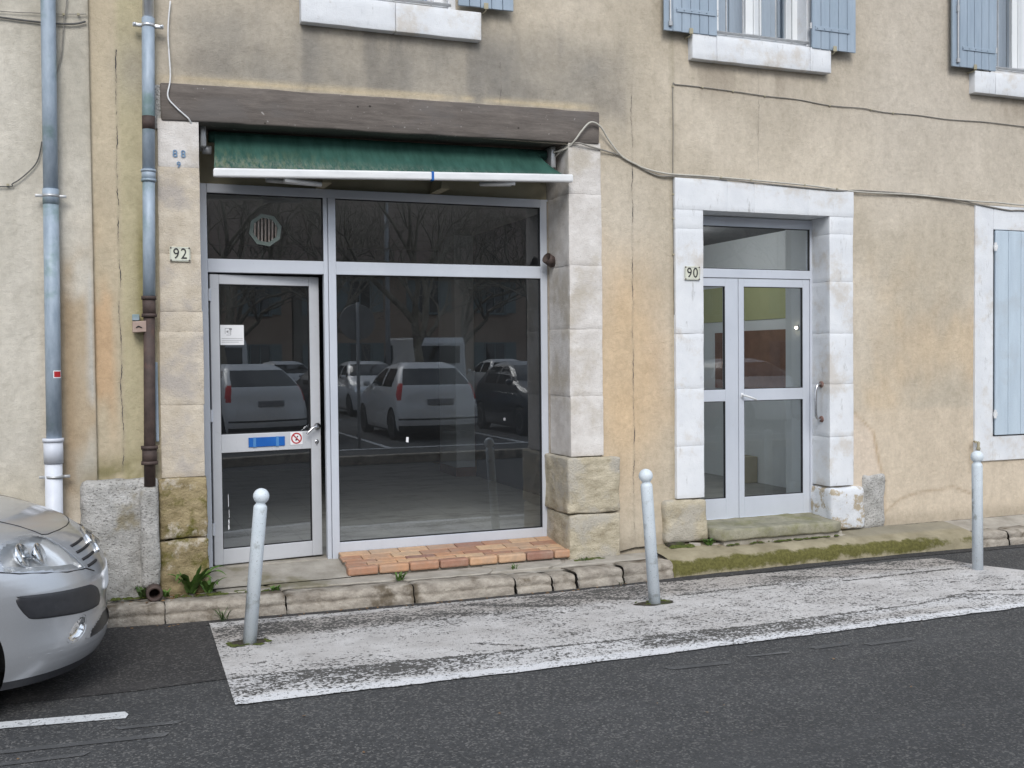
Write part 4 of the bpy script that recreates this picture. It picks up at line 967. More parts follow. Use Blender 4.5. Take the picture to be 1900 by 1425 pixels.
    mobj('room_wall', [(RX1, Y0, RZ0), (RX1, 5.25, RZ0), (RX1, 5.25, RZ1), (RX1, Y0, RZ1)][::-1], [(0, 1, 2, 3)], 'room_dark', H)
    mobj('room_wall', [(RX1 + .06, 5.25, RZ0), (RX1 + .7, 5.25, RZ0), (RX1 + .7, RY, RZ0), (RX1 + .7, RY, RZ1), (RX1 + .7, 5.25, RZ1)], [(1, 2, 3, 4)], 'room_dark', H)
    cl = rbox('room_column', 4.30, 4.56, 5.30, 6.0, .32, 3.35, 'room_white', H, .006); rbox('skirting', 4.29, 4.57, 5.29, 6.01, .20, .32, 'hall_brown', cl, .004)
    b = B(); b.quad((RX0 - .1, Y0, RZ0 - .1), (RX0, Y0, RZ0 - .1), (RX0, Y0, 3.5), (RX0 - .1, Y0, 3.5)); b.build('room_edge', 'mortar', H)
    # ---- hall behind number 90
    hx0, hx1, hy1, hz0, hz1 = 4.66, 6.95, 4.2, .30, 3.1
    mobj('hall_floor', [(hx0, .28, hz0), (hx1, .28, hz0), (hx1, hy1, hz0), (hx0, hy1, hz0)], [(0, 1, 2, 3)], 'hall_floor', H)
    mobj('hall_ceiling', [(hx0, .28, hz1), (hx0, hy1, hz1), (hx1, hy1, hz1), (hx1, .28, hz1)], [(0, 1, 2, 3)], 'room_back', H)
    mobj('hall_wall', [(hx0, .28, hz0), (hx0, hy1, hz0), (hx0, hy1, hz1), (hx0, .28, hz1)], [(0, 1, 2, 3)], 'hall_wall', H)
    mobj('hall_wall', [(hx1, hy1, hz0), (hx1, .28, hz0), (hx1, .28, hz1), (hx1, hy1, hz1)], [(0, 1, 2, 3)], 'hall_wall', H)
    mobj('hall_wall', [(hx0, hy1, hz0), (hx1, hy1, hz0), (hx1, hy1, hz1), (hx0, hy1, hz1)], [(0, 1, 2, 3)], 'hall_wall', H)
    B().quad((6.06, .285, .2), (hx1, .285, .2), (hx1, .285, 3.2), (6.06, .285, 3.2)).build('hall_front', 'hall_wall', H)
    return H

def build_hall_details():
    H = bpy.data.objects['corner_shop_house']
    b = B(); b.box(6.30, 6.94, .29, .99, .30, 3.1, .004); b.build('hall_pier', 'room_white', H)
    rbox('hall_green_band', 6.935, 6.948, 1.0, 4.19, 2.15, 2.56, 'hall_green', H, .002)
    rbox('hall_board', 6.925, 6.948, 1.2, 2.66, 1.37, 2.03, 'hall_brown', H, .003); rbox('hall_board', 6.925, 6.948, 3.06, 3.26, 1.36, 2.02, 'hall_brown', H, .003)
    rbox('hall_box', 6.7, 6.94, 2.40, 2.68, .302, .60, 'cream', H, .006)
    o = B().lathe([(.003, 6.298), (.022, 6.297), (.022, 6.288), (.010, 6.286)], (0, .79, 2.015), 'X', 14).build('hall_lamp', 'white_metal', H, True)
    ld = bpy.data.lights.new('hall_fill_light', 'POINT'); ld.energy = 14.0; ld.shadow_soft_size = .06; ld.color = (.95, .97, 1.0); lo = bpy.data.objects.new('hall_fill_light', ld); C.objects.link(lo); lo.location = (5.7, 2.2, 2.86)  # fill light added under the ceiling to brighten the hall, apart from the wall lamp
    gl = B().lathe([(.003, 3.098), (.05, 3.098), (.05, 3.08), (.02, 3.07), (.02, 3.02)], (5.7, 2.2, 0), 'Z', 14).build('fill_light_mount', 'white_metal', H, True); B().lathe([(.02, 3.02), (.06, 2.99), (.07, 2.95), (.06, 2.91), (.02, 2.885)], (5.7, 2.2, 0), 'Z', 16).build('bulb', 'bulb', gl, True)  # mount and glowing globe made up to go with the added fill light
    B().lathe([(.003, 6.286), (.011, 6.284), (.013, 6.276), (.008, 6.268), (.001, 6.266)], (0, .79, 2.015), 'X', 14).build('bulb', 'bulb', o, True)

# ------------------------------------------------------------------ pipes, awning, cables, signs
def build_pipes():
    t = thing('downpipe', 'tall zinc downpipe with white plastic foot on the grey-green house', 'downpipe', (-.29, -.07, 0))
    def leanx(z): return -.272 - (4.14 - z) * .0068
    b = B(); b.tube([(leanx(z), -.085, z) for z in (1.22, 2.0, 2.86)], .049, 20); b.build('pipe_section', 'zinc', t, True)
    b = B(); b.tube([(leanx(z), -.085, z) for z in (2.80, 3.6, 4.6, 7.1)], .0465, 20); b.tube([(leanx(2.88), -.085, 2.80), (leanx(2.9), -.085, 2.90)], .0515, 20); b.build('pipe_section', 'zinc', t, True)
    xs = lambda z: leanx(z) - .006
    b = B(); b.tube([(xs(.15), -.085, .12), (xs(1.1), -.085, 1.10)], .055, 22); b.build('plastic_foot', 'pvc', t, True)
    b = B(); b.tube([(xs(1.2), -.085, 1.085), (xs(1.2), -.085, 1.235)], .061, 22); b.tube([(xs(1.2), -.085, 1.228), (xs(1.2), -.085, 1.252)], .067, 22); b.build('plastic_collar', 'pvc', t, True)
    for z, rr in ((2.855, .053), (.995, .060)):
        b = B(); x = leanx(z); b.tube([(x, -.085, z - .009), (x, -.085, z + .009)], rr, 20); b.box(x - .095, x - rr + .002, -.092, -.07, z - .009, z + .009, .002); b.box(x + rr - .002, x + .095, -.092, -.07, z - .009, z + .009, .002); b.tube([(x, -.06, z), (x, -.005, z)], .007, 6); b.build('bracket', 'bar_metal', t, True)
    # small red sticker wrapped on the pipe
    cx = leanx(1.675); V = []; F = []; n = 8
    def wrap(z0, z1, a0, a1, rr, nm, mt, par):
        V = []; F = []
        for i in range(n + 1):
            a = a0 + (a1 - a0) * i / n
            for z in (z0, z1): V.append((cx + rr * math.cos(a), -.085 + rr * math.sin(a), z))
        for i in range(n): F.append((2 * i, 2 * i + 2, 2 * i + 3, 2 * i + 1))
        return mobj(nm, V, F, mt, par, True)
    st = wrap(1.652, 1.702, R(-88), R(-20), .0498, 'pipe_sticker', 'paper', None); tag(st, 'tiny red and white sticker stuck on the left zinc downpipe', 'sticker')
    wrap(1.658, 1.696, R(-82), R(-26), .0504, 'print', 'red', st)

    t = thing('downpipe', 'downpipe beside the shop pillar, zinc above and brown cast iron below', 'downpipe', (.32, -.07, 0))
    def lx(z): return .352 - (4.2 - z) * .0145
    b = B(); b.tube([(lx(z), -.078, z) for z in (3.02, 3.6, 4.09)], .042, 20); b.build('pipe_section', 'zinc', t, True)
    b = B(); b.tube([(lx(z), -.078, z) for z in (4.085, 4.6, 7.3)], .038, 20); b.build('pipe_section', 'zinc_bright', t, True)
    b = B(); b.tube([(lx(z), -.078, z) for z in (2.185, 2.6, 3.03)], .041, 20); b.tube([(lx(3.0), -.078, 2.985), (lx(3.0), -.078, 3.06)], .046, 20); b.build('pipe_section', 'zinc', t, True)
    b = B(); b.tube([(lx(3.38), -.078, 3.335), (lx(3.38), -.078, 3.425)], .0428, 20); b.build('tape_repair', 'iron', t, True)
    b = B()
    for z in (2.99, 3.055): b.tube([(lx(3.0), -.078, z - .008), (lx(3.0), -.078, z + .008)], .050, 20)
    b.build('pipe_ring', 'zinc', t, True)
    b = B(); b.tube([(lx(z), -.078, z) for z in (.90, 1.5, 2.18)], .038, 20); b.build('cast_iron_section', 'iron', t, True)
    for za, zb, rr in ((2.07, 2.19, .043), (1.06, 1.165, .049)):
        b = B(); x = lx(za); b.tube([(x, -.078, za), (x, -.078, zb)], rr, 20)
        for z in (za, zb): b.tube([(x, -.078, z - .012), (x, -.078, z + .012)], rr + .007, 20)
        b.build('socket_joint', 'iron', t, True)
    b = B(); x = lx(4.04); b.tube([(x, -.078, 4.03), (x, -.078, 4.05)], .046, 20); b.box(x - .10, x - .042, -.085, -.055, 4.028, 4.05, .003); b.box(x + .042, x + .10, -.085, -.055, 4.028, 4.05, .003)
    b.tube([(x - .088, -.10, 4.04), (x - .088, -.05, 4.04)], .010, 8); b.tube([(x + .088, -.10, 4.04), (x + .088, -.05, 4.04)], .010, 8); b.build('bracket', 'zinc_bright', t, True)
    # conduit foot buried in render down to the gutter outlet
    V = B().box(lx(.5) - .062, lx(.5) + .062, -.135, -.03, .2, .90, .03, .04, .008, 17, 9); V.build('rendered_foot', 'rough_render', t, True)
    o = B().lathe([(.034, -.075), (.052, -.075), (.054, -.235), (.048, -.24), (.036, -.24), (.034, -.10), (.004, -.09)], (.315, 0, .185), 'Y', 20); o.build('outlet', 'iron', t, True)
    # grey duct slat between pipe and pillar
    rbox('duct', .352, .372, -.03, .01, 1.2, 1.75, 'zinc', t, .003)

def build_awning():
    t = thing('awning', 'rolled-in green canvas awning with white front bar over the shop window', 'awning', (2.1, .1, 3.3))
    # cloth from the roller down to the front bar
    n, m = 70, 10; V = []; F = []
    for i in range(n + 1):
        s = i / n
        for j in range(m + 1):
            q = j / m
            xa, xb = .80 - .035 * q, 3.30 + .175 * q
            x = xa + (xb - xa) * s; zt, zb = 3.40 + .022 * s, 3.10 + .075 * s
            sag = -.018 * math.sin(math.pi * q) * (.6 + .4 * math.sin(s * 9))
            fold = .006 * math.sin(s * 31 + q * 2) * q + .010 * math.exp(-((s - .93) / .05) ** 2) * math.sin(q * 5 + s * 60)
            V.append((x, .17 - .27 * q + sag * .4 + fold, zt + (zb - zt) * (q ** .8) + sag))
    for i in range(n):
        for j in range(m): a = i * (m + 1) + j; F.append((a, a + 1, a + m + 2, a + m + 1))
    mobj('canopy', V, F, 'canvas', t, True)
    b = B(); b.tube([(.76, .20, 3.37), (3.40, .20, 3.395)], .042, 16); b.build('roller', 'canvas', t, True)
    def bar(x0, x1):
        b = B().box(x0, x1, -.135, -.085, -.032, .030, .012); b.v = [(x, y, z + 3.062 + .037 * (x - .76)) for x, y, z in b.v]; return b.build('front_bar', 'white_metal', t)
    bar(.758, 2.338); bar(2.346, 3.497)
    b = B().box(2.334, 2.352, -.137, -.083, 3.086, 3.152, .003); b.build('bar_joint', 'blue', t)
    for x, d in ((1.25, .28), (3.02, -.25)):
        b = B(); z = 3.062 + .037 * (x - .76); b.tube([(x, -.09, z - .04), (x + d, .0, z - .045)], .018, 10); b.tube([(x + d, .0, z - .045), (x - d * .3, .20, z + .0)], .018, 10); b.build('folding_arm', 'white_metal', t, True)
    for x in (1.60, 2.52):
        b = B(); b.add([(x - .035, .12, 3.07), (x + .035, .12, 3.07), (x + .02, .12, 3.16), (x - .02, .12, 3.16), (x - .035, .43, 3.07), (x + .035, .43, 3.07), (x + .02, .43, 3.16), (x - .02, .43, 3.16)], [(0, 1, 2, 3), (4, 7, 6, 5), (0, 4, 5, 1), (1, 5, 6, 2), (2, 6, 7, 3), (3, 7, 4, 0)]); b.build('bracket', 'cream', t)
    for x, s in ((.715, 1), (3.43, -1)):
        b = B(); b.box(x - .02, x + .02, .10, .30, 3.28, 3.45, .006); b.lathe([(.004, x), (.03, x), (.03, x + s * .06), (.004, x + s * .06)], (0, .18, 3.27), 'X', 14); b.build('end_bracket', 'bar_metal', t, True)

def build_cables():
    def cable(name, label, pts, r, mat, clips=None):
        o = tag(B().tube(spline(pts, 6), r, 7).build(name, mat, None, True), label, 'cable')
        if clips:
            b = B()
            for (x, y, z) in clips: b.box(x - .008, x + .008, y - .008, y + .008, z - .009, z + .006, .002)
            b.build('cable_clip', 'cream', o)
        return o
    M['cable_pale'] = mottled('cable_pale', (.42, .40, .35), (.52, .5, .45), 20, .6, 40, .05); M['cable_grey'] = mottled('cable_grey', (.2, .19, .17), (.3, .28, .25), 20, .7, 40, .05); M['cable_dark'] = mottled('cable_dark', (.07, .07, .07), (.12, .12, .115), 20, .7, 40, .05)
    cable('cable', 'thin white wire hanging down over the left end of the timber beam', [(.5, -.02, 4.24), (.5, -.02, 4.6), (.5, -.02, 4.24), (.48, -.03, 4.02), (.49, -.04, 3.72), (.47, -.05, 3.58), (.52, -.05, 3.51), (.59, -.045, 3.45), (.61, -.04, 3.43), (.66, .02, 3.36)][2:], .0055, 'white_metal')
    P = [(3.42, .12, 3.40), (3.5, .0, 3.42), (3.55, -.06, 3.48), (3.6, -.07, 3.55), (3.68, -.07, 3.625), (3.77, -.06, 3.6), (3.86, -.035, 3.5), (3.98, -.02, 3.385), (4.11, -.02, 3.325), (4.21, -.02, 3.292), (4.41, -.03, 3.262), (4.72, -.045, 3.258), (5.25, -.045, 3.248), (5.81, -.045, 3.232), (6.33, -.03, 3.205), (7.0, -.02, 3.208), (7.64, -.035, 3.182), (7.97, -.038, 3.18), (8.31, -.038, 3.17), (9.2, -.038, 3.17)]
    cable('cable', 'pale cable looping over the beam end and running above door 90', P, .0075, 'cable_pale', [(4.9, -.05, 3.256), (5.2, -.05, 3.25), (5.75, -.05, 3.234), (6.1, -.045, 3.22)])
    P = [(3.44, .12, 3.36), (3.54, -.04, 3.455), (3.72, -.04, 3.432), (3.96, -.014, 3.39), (4.11, -.012, 3.32), (4.31, -.016, 3.245), (4.46, -.03, 3.245), (4.88, -.042, 3.242), (5.47, -.042, 3.222), (6.1, -.042, 3.205), (6.39, -.016, 3.222), (6.94, -.014, 3.218), (7.38, -.014, 3.20), (7.77, -.03, 3.15), (8.11, -.03, 3.115), (8.31, -.03, 3.12), (9.2, -.03, 3.12)]
    cable('cable', 'darker sagging cable just below the pale one above door 90', P, .007, 'cable_grey')
    P = [(4.47, -.008, 2.1), (4.466, -.008, 2.57), (4.463, -.008, 2.92), (4.463, -.008, 3.26), (4.468, -.008, 3.64), (4.468, -.008, 3.99), (4.50, -.008, 4.008), (4.68, -.008, 4.008), (5.0, -.008, 4.0), (5.37, -.008, 3.985), (5.71, -.008, 3.98), (6.05, -.008, 3.955), (6.41, -.008, 3.958), (6.65, -.008, 3.94), (7.02, -.008, 3.942), (7.4, -.008, 3.93), (7.85, -.008, 3.938), (8.33, -.008, 3.93), (9.2, -.008, 3.93)]
    cable('cable', 'thin bell wire turning a square corner left of the upper window', P, .0042, 'cable_grey', [(4.468, -.008, 3.99), (4.75, -.008, 4.006), (5.05, -.008, 3.999), (5.37, -.008, 3.985), (6.05, -.008, 3.955), (6.5, -.008, 3.953), (6.75, -.008, 3.94), (4.463, -.008, 2.9), (4.463, -.008, 2.6), (4.465, -.008, 3.1)])
    cable('cable', 'dark cable crossing behind the left downpipe near the top', [(-1.4, -.03, 4.03), (-.57, -.03, 4.012), (-.44, -.03, 4.008), (-.31, -.03, 4.006), (-.21, -.03, 4.008), (-.11, -.03, 4.018), (-.045, -.03, 4.04)], .0065, 'cable_dark')
    cable('cable', 'faint wire stapled level above the dark cable at top left', [(-1.4, -.03, 4.04), (-.57, -.03, 4.052), (-.37, -.03, 4.062), (-.21, -.03, 4.072), (-.04, -.03, 4.09)], .003, 'cable_grey', [(-.18, -.03, 4.074), (-.09, -.03, 4.084)])
    cable('cable', 'thin dark wire slanting down to the left downpipe from above', [(-.14, -.03, 4.6), (-.16, -.03, 4.17), (-.18, -.03, 4.03), (-.2, -.03, 3.81), (-.235, -.03, 3.66)], .0035, 'cable_grey')
    cable('cable', 'drooping wire left of the zinc downpipe at the frame edge', [(-.33, -.03, 3.22), (-.36, -.03, 3.09), (-.43, -.03, 3.0), (-.51, -.03, 2.935), (-.59, -.03, 2.91), (-1.3, -.03, 2.9)], .004, 'cable_dark', [(-.54, -.03, 2.925)])

def build_signs():
    def plate(x0, x1, z0, z1, y, txt, label):
        b = B().box(x0, x1, y, y + .006, z0, z1, .0025); o = b.build('house_number_plate', 'enamel', None); tag(o, label, 'number plate', 'house number plates')
        r = B()
        for q in ((x0 + .006, x1 - .006, z1 - .009, z1 - .0065), (x0 + .006, x1 - .006, z0 + .0065, z0 + .009), (x0 + .006, x0 + .0085, z0 + .009, z1 - .009), (x1 - .0085, x1 - .006, z0 + .009, z1 - .009)): r.box(q[0], q[1], y - .001, y + .001, q[2], q[3], 0)
        r.build('border', 'print', o)
        s = B()
        for (a, c_) in ((x0, z0), (x1, z0), (x0, z1), (x1, z1)): s.lathe([(.006, y - .004), (.006, y + .004)], (a + (.008 if a == x0 else -.008), 0, c_ + (.008 if c_ == z0 else -.008)), 'Y', 8)
        s.build('screw', 'iron', o)
        text_mesh('number', txt, (z1 - z0) * 1.02, ((x0 + x1) / 2, y - .0015, (z0 + z1) / 2), 'ink', o, sx=.86)
    plate(.464, .602, 2.447, 2.548, -.040, '92', 'small cream enamel plate reading 92 on the left pillar')
    plate(4.548, 4.694, 2.388, 2.502, -.048, '90', 'small cream enamel plate reading 90 on the white door surround')
    # box and tag by the left downpipe
    t = thing('junction_box', 'small pinkish metal box with grey cap beside the brown pipe', 'box', (.25, -.03, 2.0))
    b = B().box(.212, .300, -.11, -.02, 1.955, 2.030, .004); b.v = [(x, y, z + (x - .25) * .06) for x, y, z in b.v]; M['box_pink'] = mottled('box_pink', A(170, 148, 136, .8), A(194, 172, 160, .8), 12, .6, 50, .1); b.build('body', 'box_pink', t)
    rbox('cap', .212, .258, -.07, -.004, 2.036, 2.078, 'zinc', t, .003); B().tube(spline([(.235, -.112, 1.985), (.25, -.114, 1.995), (.27, -.112, 1.985)], 4), .004, 6).build('slot', 'gasket', t)
    # paper notice, blue card and sticker on the ajar door (local to the leaf's plane)
    Dm = BASE['door']
    def on_door(b, name, mat, parent=None, smooth=False):
        b.v = [tuple(Dm @ Vector(p)) for p in b.v]; return b.build(name, mat, parent, smooth)
    def dz(x): return x
    o = on_door(B().box(.072, .250, .012, .0145, 1.872, 2.022, 0), 'paper_notice', 'paper'); tag(o, 'white paper notice with a small drawing taped inside the shop door', 'notice')
    b = B()
    for i in range(3): b.box(.082, .24 - .03 * (i == 2), .0105, .0118, 1.92 - i * .014, 1.9225 - i * .014, 0)
    for (x, z, w, h) in ((.11, 1.995, .045, .003), (.108, 1.955, .003, .04), (.13, 1.96, .02, .003), (.128, 1.975, .028, .003), (.15, 1.945, .003, .045), (.118, 1.945, .03, .003), (.14, 1.985, .02, .012), (.12, 1.965, .012, .014)): b.box(x, x + w, .0105, .0118, z, z + h, 0)
    on_door(b, 'print', 'print', o)
    o = on_door(B().box(.268, .548, -.008, -.001, 1.096, 1.168, .002), 'blue_card', 'blue'); tag(o, 'blue card strip taped to the middle rail of the shop door', 'card')
    b = B(); b.box(.302, .324, -.0095, -.0081, 1.094, 1.170, 0); b.box(.478, .500, -.0095, -.0081, 1.094, 1.170, 0); on_door(b, 'tape', 'tape', o)
    o = on_door(B().box(.592, .690, -.003, -.0008, 1.098, 1.198, .001), 'prohibition_sticker', 'paper'); tag(o, 'square white sticker with red prohibition ring beside the door handle', 'sticker')
    b = B(); cx, cz = .641, 1.148; n = 28
    for k in range(n):
        a, a2 = 2 * math.pi * k / n, 2 * math.pi * (k + 1) / n
        b.prism([(cx + .043 * math.cos(a), cz + .043 * math.sin(a)), (cx + .033 * math.cos(a), cz + .033 * math.sin(a)), (cx + .033 * math.cos(a2), cz + .033 * math.sin(a2)), (cx + .043 * math.cos(a2), cz + .043 * math.sin(a2))], -.0045, -.0035, 'Y')
    b.prism([(cx - .029, cz + .022), (cx - .022, cz + .029), (cx + .029, cz - .022), (cx + .022, cz - .029)], -.0045, -.0035, 'Y'); on_door(b, 'ring', 'red', o)
    b = B(); b.prism([(cx - .008, cz - .02), (cx + .006, cz - .016), (cx + .004, cz - .004), (cx - .010, cz - .008)], -.0040, -.0033, 'Y'); b.prism([(cx + .004, cz + .004), (cx + .014, cz + .010), (cx + .010, cz + .02), (cx + .002, cz + .014)], -.0040, -.0033, 'Y'); on_door(b, 'figure', 'ink', o)
    # ends of torn clear tape on the lower pane
    b = B()
    for (x, z, h, s) in ((.112, .70, .10, .004), (.116, .60, .07, .004), (.112, .54, .04, .008), (.110, .50, .045, .010), (.385, .70, .12, .006), (.385, .63, .03, .012), (.387, .565, .055, .007), (.372, .62, .008, .02)):
        b.add([(x, .016, z - h / 2), (x + s, .016, z - h / 2 + .01), (x + s * .7, .016, z + h / 2), (x - s * .2, .016, z + h / 2 - .006)], [(0, 1, 2, 3)])
    o = on_door(b, 'torn_tape', 'paper'); tag(o, 'torn shiny tape remnants on the lower glass of the shop door', 'tape')
    o = on_door(B().box(.09, .36, .35, .351, .205, .2055, 0), 'floor_paper', 'paper')
    bpy.data.objects.remove(o)
    o = B().add([(.92, .80, .206), (1.12, .72, .206), (1.22, .90, .208), (1.0, 1.0, .207)], [(0, 1, 2, 3)]).build('dropped_paper', 'paper'); tag(o, 'sheet of paper lying on the floor just inside the shop door', 'paper')
    o = B().add([(2.265, .424, 1.090), (2.285, .424, 1.086), (2.288, .424, 1.128), (2.268, .424, 1.130)], [(0, 1, 2, 3)]).build('glass_sticker', 'paper'); tag(o, 'tiny white paper scrap stuck low on the big shop pane', 'sticker')
    o = B().add([(3.10, .424, 1.235), (3.118, .424, 1.235), (3.118, .424, 1.258), (3.10, .424, 1.258)], [(0, 1, 2, 3)]).build('glass_sticker', 'print'); tag(o, 'tiny grey sticker near the right side of the big shop pane', 'sticker')
    # vent pipe stub in the right jamb
    b = B().lathe([(.040, 0), (.046, 0), (.046, .085), (.040, .085), (.038, .012), (.003, .010)], (0, 0, 0), 'Z', 20)
    m = Matrix.Translation((3.505, .30, 2.535)) @ Matrix.Rotation(R(-62), 4, 'Y') @ Matrix.Rotation(R(20), 4, 'X'); b.v = [tuple(m @ Vector(p)) for p in b.v]
    tag(b.build('vent_pipe', 'iron', None, True), 'short dark vent pipe stub in the jamb right of the shop window', 'pipe')
    # chrome grab handle on the right jamb of door 90
    t = thing('grab_handle', 'curved chrome grab handle with rusty flanges beside door 90', 'handle', (6.02, .08, 1.33))
    b = B().tube(spline([(6.03, .08, 1.487), (5.985, .075, 1.487), (5.962, .07, 1.455), (5.955, .068, 1.40), (5.955, .068, 1.26), (5.962, .07, 1.205), (5.985, .075, 1.175), (6.03, .08, 1.175)], 6), .0115, 12); b.build('grip', 'steel', t, True)
    for z in (1.487, 1.175): B().lathe([(.004, 6.018), (.028, 6.018), (.030, 6.032)], (0, .08, z), 'X', 16).build('flange', 'rust', t, True)
    # shutter catch sticking out above the third bollard
    b = B(); b.tube([(7.72, .0, .915), (7.70, -.05, .915), (7.66, -.075, .912)], .009, 8); b.lathe([(.012, .83), (.02, .85), (.012, .87), (.016, .905), (.006, .92)], (7.72, -.055, 0), 'Z', 10)
    tag(b.build('wall_catch', 'cream', None, True), 'small rusty cream shutter catch at the lower right window corner', 'catch')

# ------------------------------------------------------------------ bollards
def build_bollards():
    spots = [((.831, -1.068), (.085, -.01), 'white ball-topped bollard leaning right in front of the shop door', 1), ((3.624, -1.169), (-.066, .0), 'white ball-topped bollard leaning slightly left, the middle one of the three', 2), ((6.58, -1.179), (-.009, .0), 'upright white ball-topped bollard at the far right of the painted island', 3)]
    for (x, y), (dx, dy), label, i in spots:
        t = thing('bollard', label, 'bollard', (x, y, .0), 'bollards on the painted island')
        m = Matrix.Translation((x, y, 0)) @ Matrix.Rotation(math.atan2(dx, .92), 4, 'Y') @ Matrix.Rotation(-math.atan2(dy, .92), 4, 'X')
        def put(b, name, mat):
            b.v = [tuple(m @ Vector(p)) for p in b.v]; return b.build(name, mat, t, True)
        put(B().lathe([(.042, -.03), (.042, .845), (.040, .858), (.034, .866), (.030, .870)], (0, 0, 0), 'Z', 28), 'post', 'bollard')
        put(B().lathe([(.030, .866), (.029, .874)] + [(.0495 * math.sin(a), .920 - .0495 * math.cos(a)) for a in np.linspace(.62, math.pi - .02, 16)], (0, 0, 0), 'Z', 28), 'ball', 'bollard')
        # ragged hole broken in the paint round the foot
        n = 22; V = [(x, y, .0125)]
        for k in range(n):
            a = 2 * math.pi * k / n; rr = (1 + .35 * mnoise.noise(Vector((math.cos(a) * 2, math.sin(a) * 2, i * 5))));
            V.append((x + rr * .13 * math.cos(a) * (1.2 if i == 2 else .95), y + .01 + rr * .065 * math.sin(a), .0115))
        if i < 3: mobj('foot_hole', V, [(0, 1 + k, 1 + (k + 1) % n) for k in range(n)], 'dirt', t, False)

# ------------------------------------------------------------------ weeds
def build_weeds():
    def blade(V, F, base, ang, L, w, curl, lob=0):
        d = Vector((math.cos(ang), math.sin(ang), 0)); s = Vector((-d.y, d.x, 0)); n = 7; o = len(V)
        for i in range(n + 1):
            t = i / n; p = Vector(base) + d * (L * t * (.35 + .65 * curl)) + Vector((0, 0, L * (t * (1 - curl) + .55 * curl * math.sin(t * 2.2))))
            ww = w * (math.sin(math.pi * min(1, .12 + t * .88)) ** .8) * (1 + lob * (.5 if i % 2 else -.35))
            V.append(p - s * ww + Vector((0, 0, ww * .4))); V.append(p); V.append(p + s * ww + Vector((0, 0, ww * .4)))
        for i in range(n):
            a = o + 3 * i; F.append((a, a + 1, a + 4, a + 3)); F.append((a + 1, a + 2, a + 5, a + 4))
    def weed(name, loc, nl, L, w, label, mat='leaf', seed=0, single=False, lob=0.0, curl=(.3, .9)):
        r = random.Random(seed); t = thing(name, label, 'weed', loc, 'weeds in the pavement joints'); V = []; F = []
        for k in range(nl):
            v, f = ([], []) if single else (V, F)
            blade(v, f, (loc[0] + r.uniform(-.02, .02), loc[1] + r.uniform(-.02, .02), loc[2]), r.uniform(0, 6.28), L * r.uniform(.6, 1.1), w * r.uniform(.7, 1.2), r.uniform(*curl), lob)
            if single: mobj('leaf', v, f, mat, t, True)
        if not single: mobj('blades', V, F, mat, t, True)
    weed('weed', (.56, -.10, .14), 16, .28, .022, 'big leafy green weed at the foot of the left pillar', 'leaf', 3, True, .35, (.15, .95))
    weed('weed', (.68, -.13, .14), 9, .15, .016, 'low spreading weed right of the big one by the shop door', 'leaf', 5, True, .3, (.6, 1.0))
    weed('weed', (.24, -.12, .15), 12, .10, .013, 'small dark weed left of the gutter outlet pipe', 'leaf_dark', 7, False, .2)
    weed('weed', (.40, -.14, .14), 10, .07, .010, 'tiny weed between the outlet pipe and the kerb', 'leaf', 9, False, .2)
    weed('weed', (2.02, -.24, .13), 22, .085, .006, 'small grass tuft at a kerb joint below the tiled sill', 'leaf', 11)
    weed('weed', (2.92, -.24, .13), 12, .07, .004, 'sparse grass tuft by the cracked kerb pieces', 'leaf', 13)
    weed('weed', (1.12, -.21, .13), 18, .05, .008, 'low green tuft by the kerb behind the leaning bollard', 'leaf', 15)
    weed('weed', (4.72, -.12, .17), 26, .06, .014, 'round-leaved green weed between the step and its left base stone', 'leaf', 17)
    weed('weed', (.75, -.42, .0), 14, .12, .004, 'dry thin grass growing at the kerb foot near the shop door', 'leaf_dark', 19)
    weed('weed', (3.55, -.16, .14), 10, .045, .006, 'tiny tuft beside the right pillar base stone', 'leaf', 21)
    weed('weed', (3.7, -.49, .0), 9, .06, .003, 'thin grass blades in the gutter left of the middle bollard', 'leaf_dark', 23)
    # moss cushions along the joints: uncountable
    V = []; F = []; r = random.Random(5)
    def cushion(x, y, z, rr, h):
        o = len(V); n = 9; V.append((x, y, z + h))
        for q, (fr, fh) in enumerate(((.5, .85), (1, 0))):
            for k in range(n):
                a = 2 * math.pi * k / n; s = rr * fr * r.uniform(.75, 1.25); V.append((x + s * math.cos(a) * 1.8, y + s * math.sin(a), z + h * fh))
        for k in range(n):
            F.append((o, o + 1 + k, o + 1 + (k + 1) % n)); F.append((o + 1 + k, o + 1 + n + k, o + 1 + n + (k + 1) % n, o + 1 + (k + 1) % n))
    for _ in range(60):
        x = r.uniform(.45, 1.12); cushion(x, kerb_front(x) + .205 + r.uniform(-.02, .05), .128, r.uniform(.008, .022), r.uniform(.006, .016))
    for _ in range(26):
        x = r.uniform(3.48, 3.72); cushion(x, r.uniform(-.16, -.09), .137, r.uniform(.01, .03), r.uniform(.003, .008))
    for _ in range(40):
        x = r.uniform(4.86, 6.0); cushion(x, -.185 + r.uniform(-.02, .01), .168, r.uniform(.006, .02), r.uniform(.004, .012))
    for _ in range(22):
        x = r.uniform(4.38, 4.56); cushion(x, -.105 + r.uniform(-.02, .01), .168, r.uniform(.01, .025), r.uniform(.01, .03))
    for _ in range(24):
        x = r.uniform(.70, .96); cushion(x, -1.10 + r.uniform(-.05, .08), .012, r.uniform(.005, .014), r.uniform(.003, .008))
    for _ in range(24):
        x = r.uniform(3.5, 3.78); cushion(x, -1.13 + r.uniform(-.05, .05), .012, r.uniform(.005, .014), r.uniform(.003, .008))
    for _ in range(14):
        x = r.uniform(-.1, .34); cushion(x, -.10 + r.uniform(-.02, .0), .14, r.uniform(.008, .02), r.uniform(.006, .02))
    tag(mobj('moss', V, F, 'moss', None, True), 'green moss cushions in the pavement joints and round the bollard feet', 'moss', kind='stuff')
    V = []; F = []
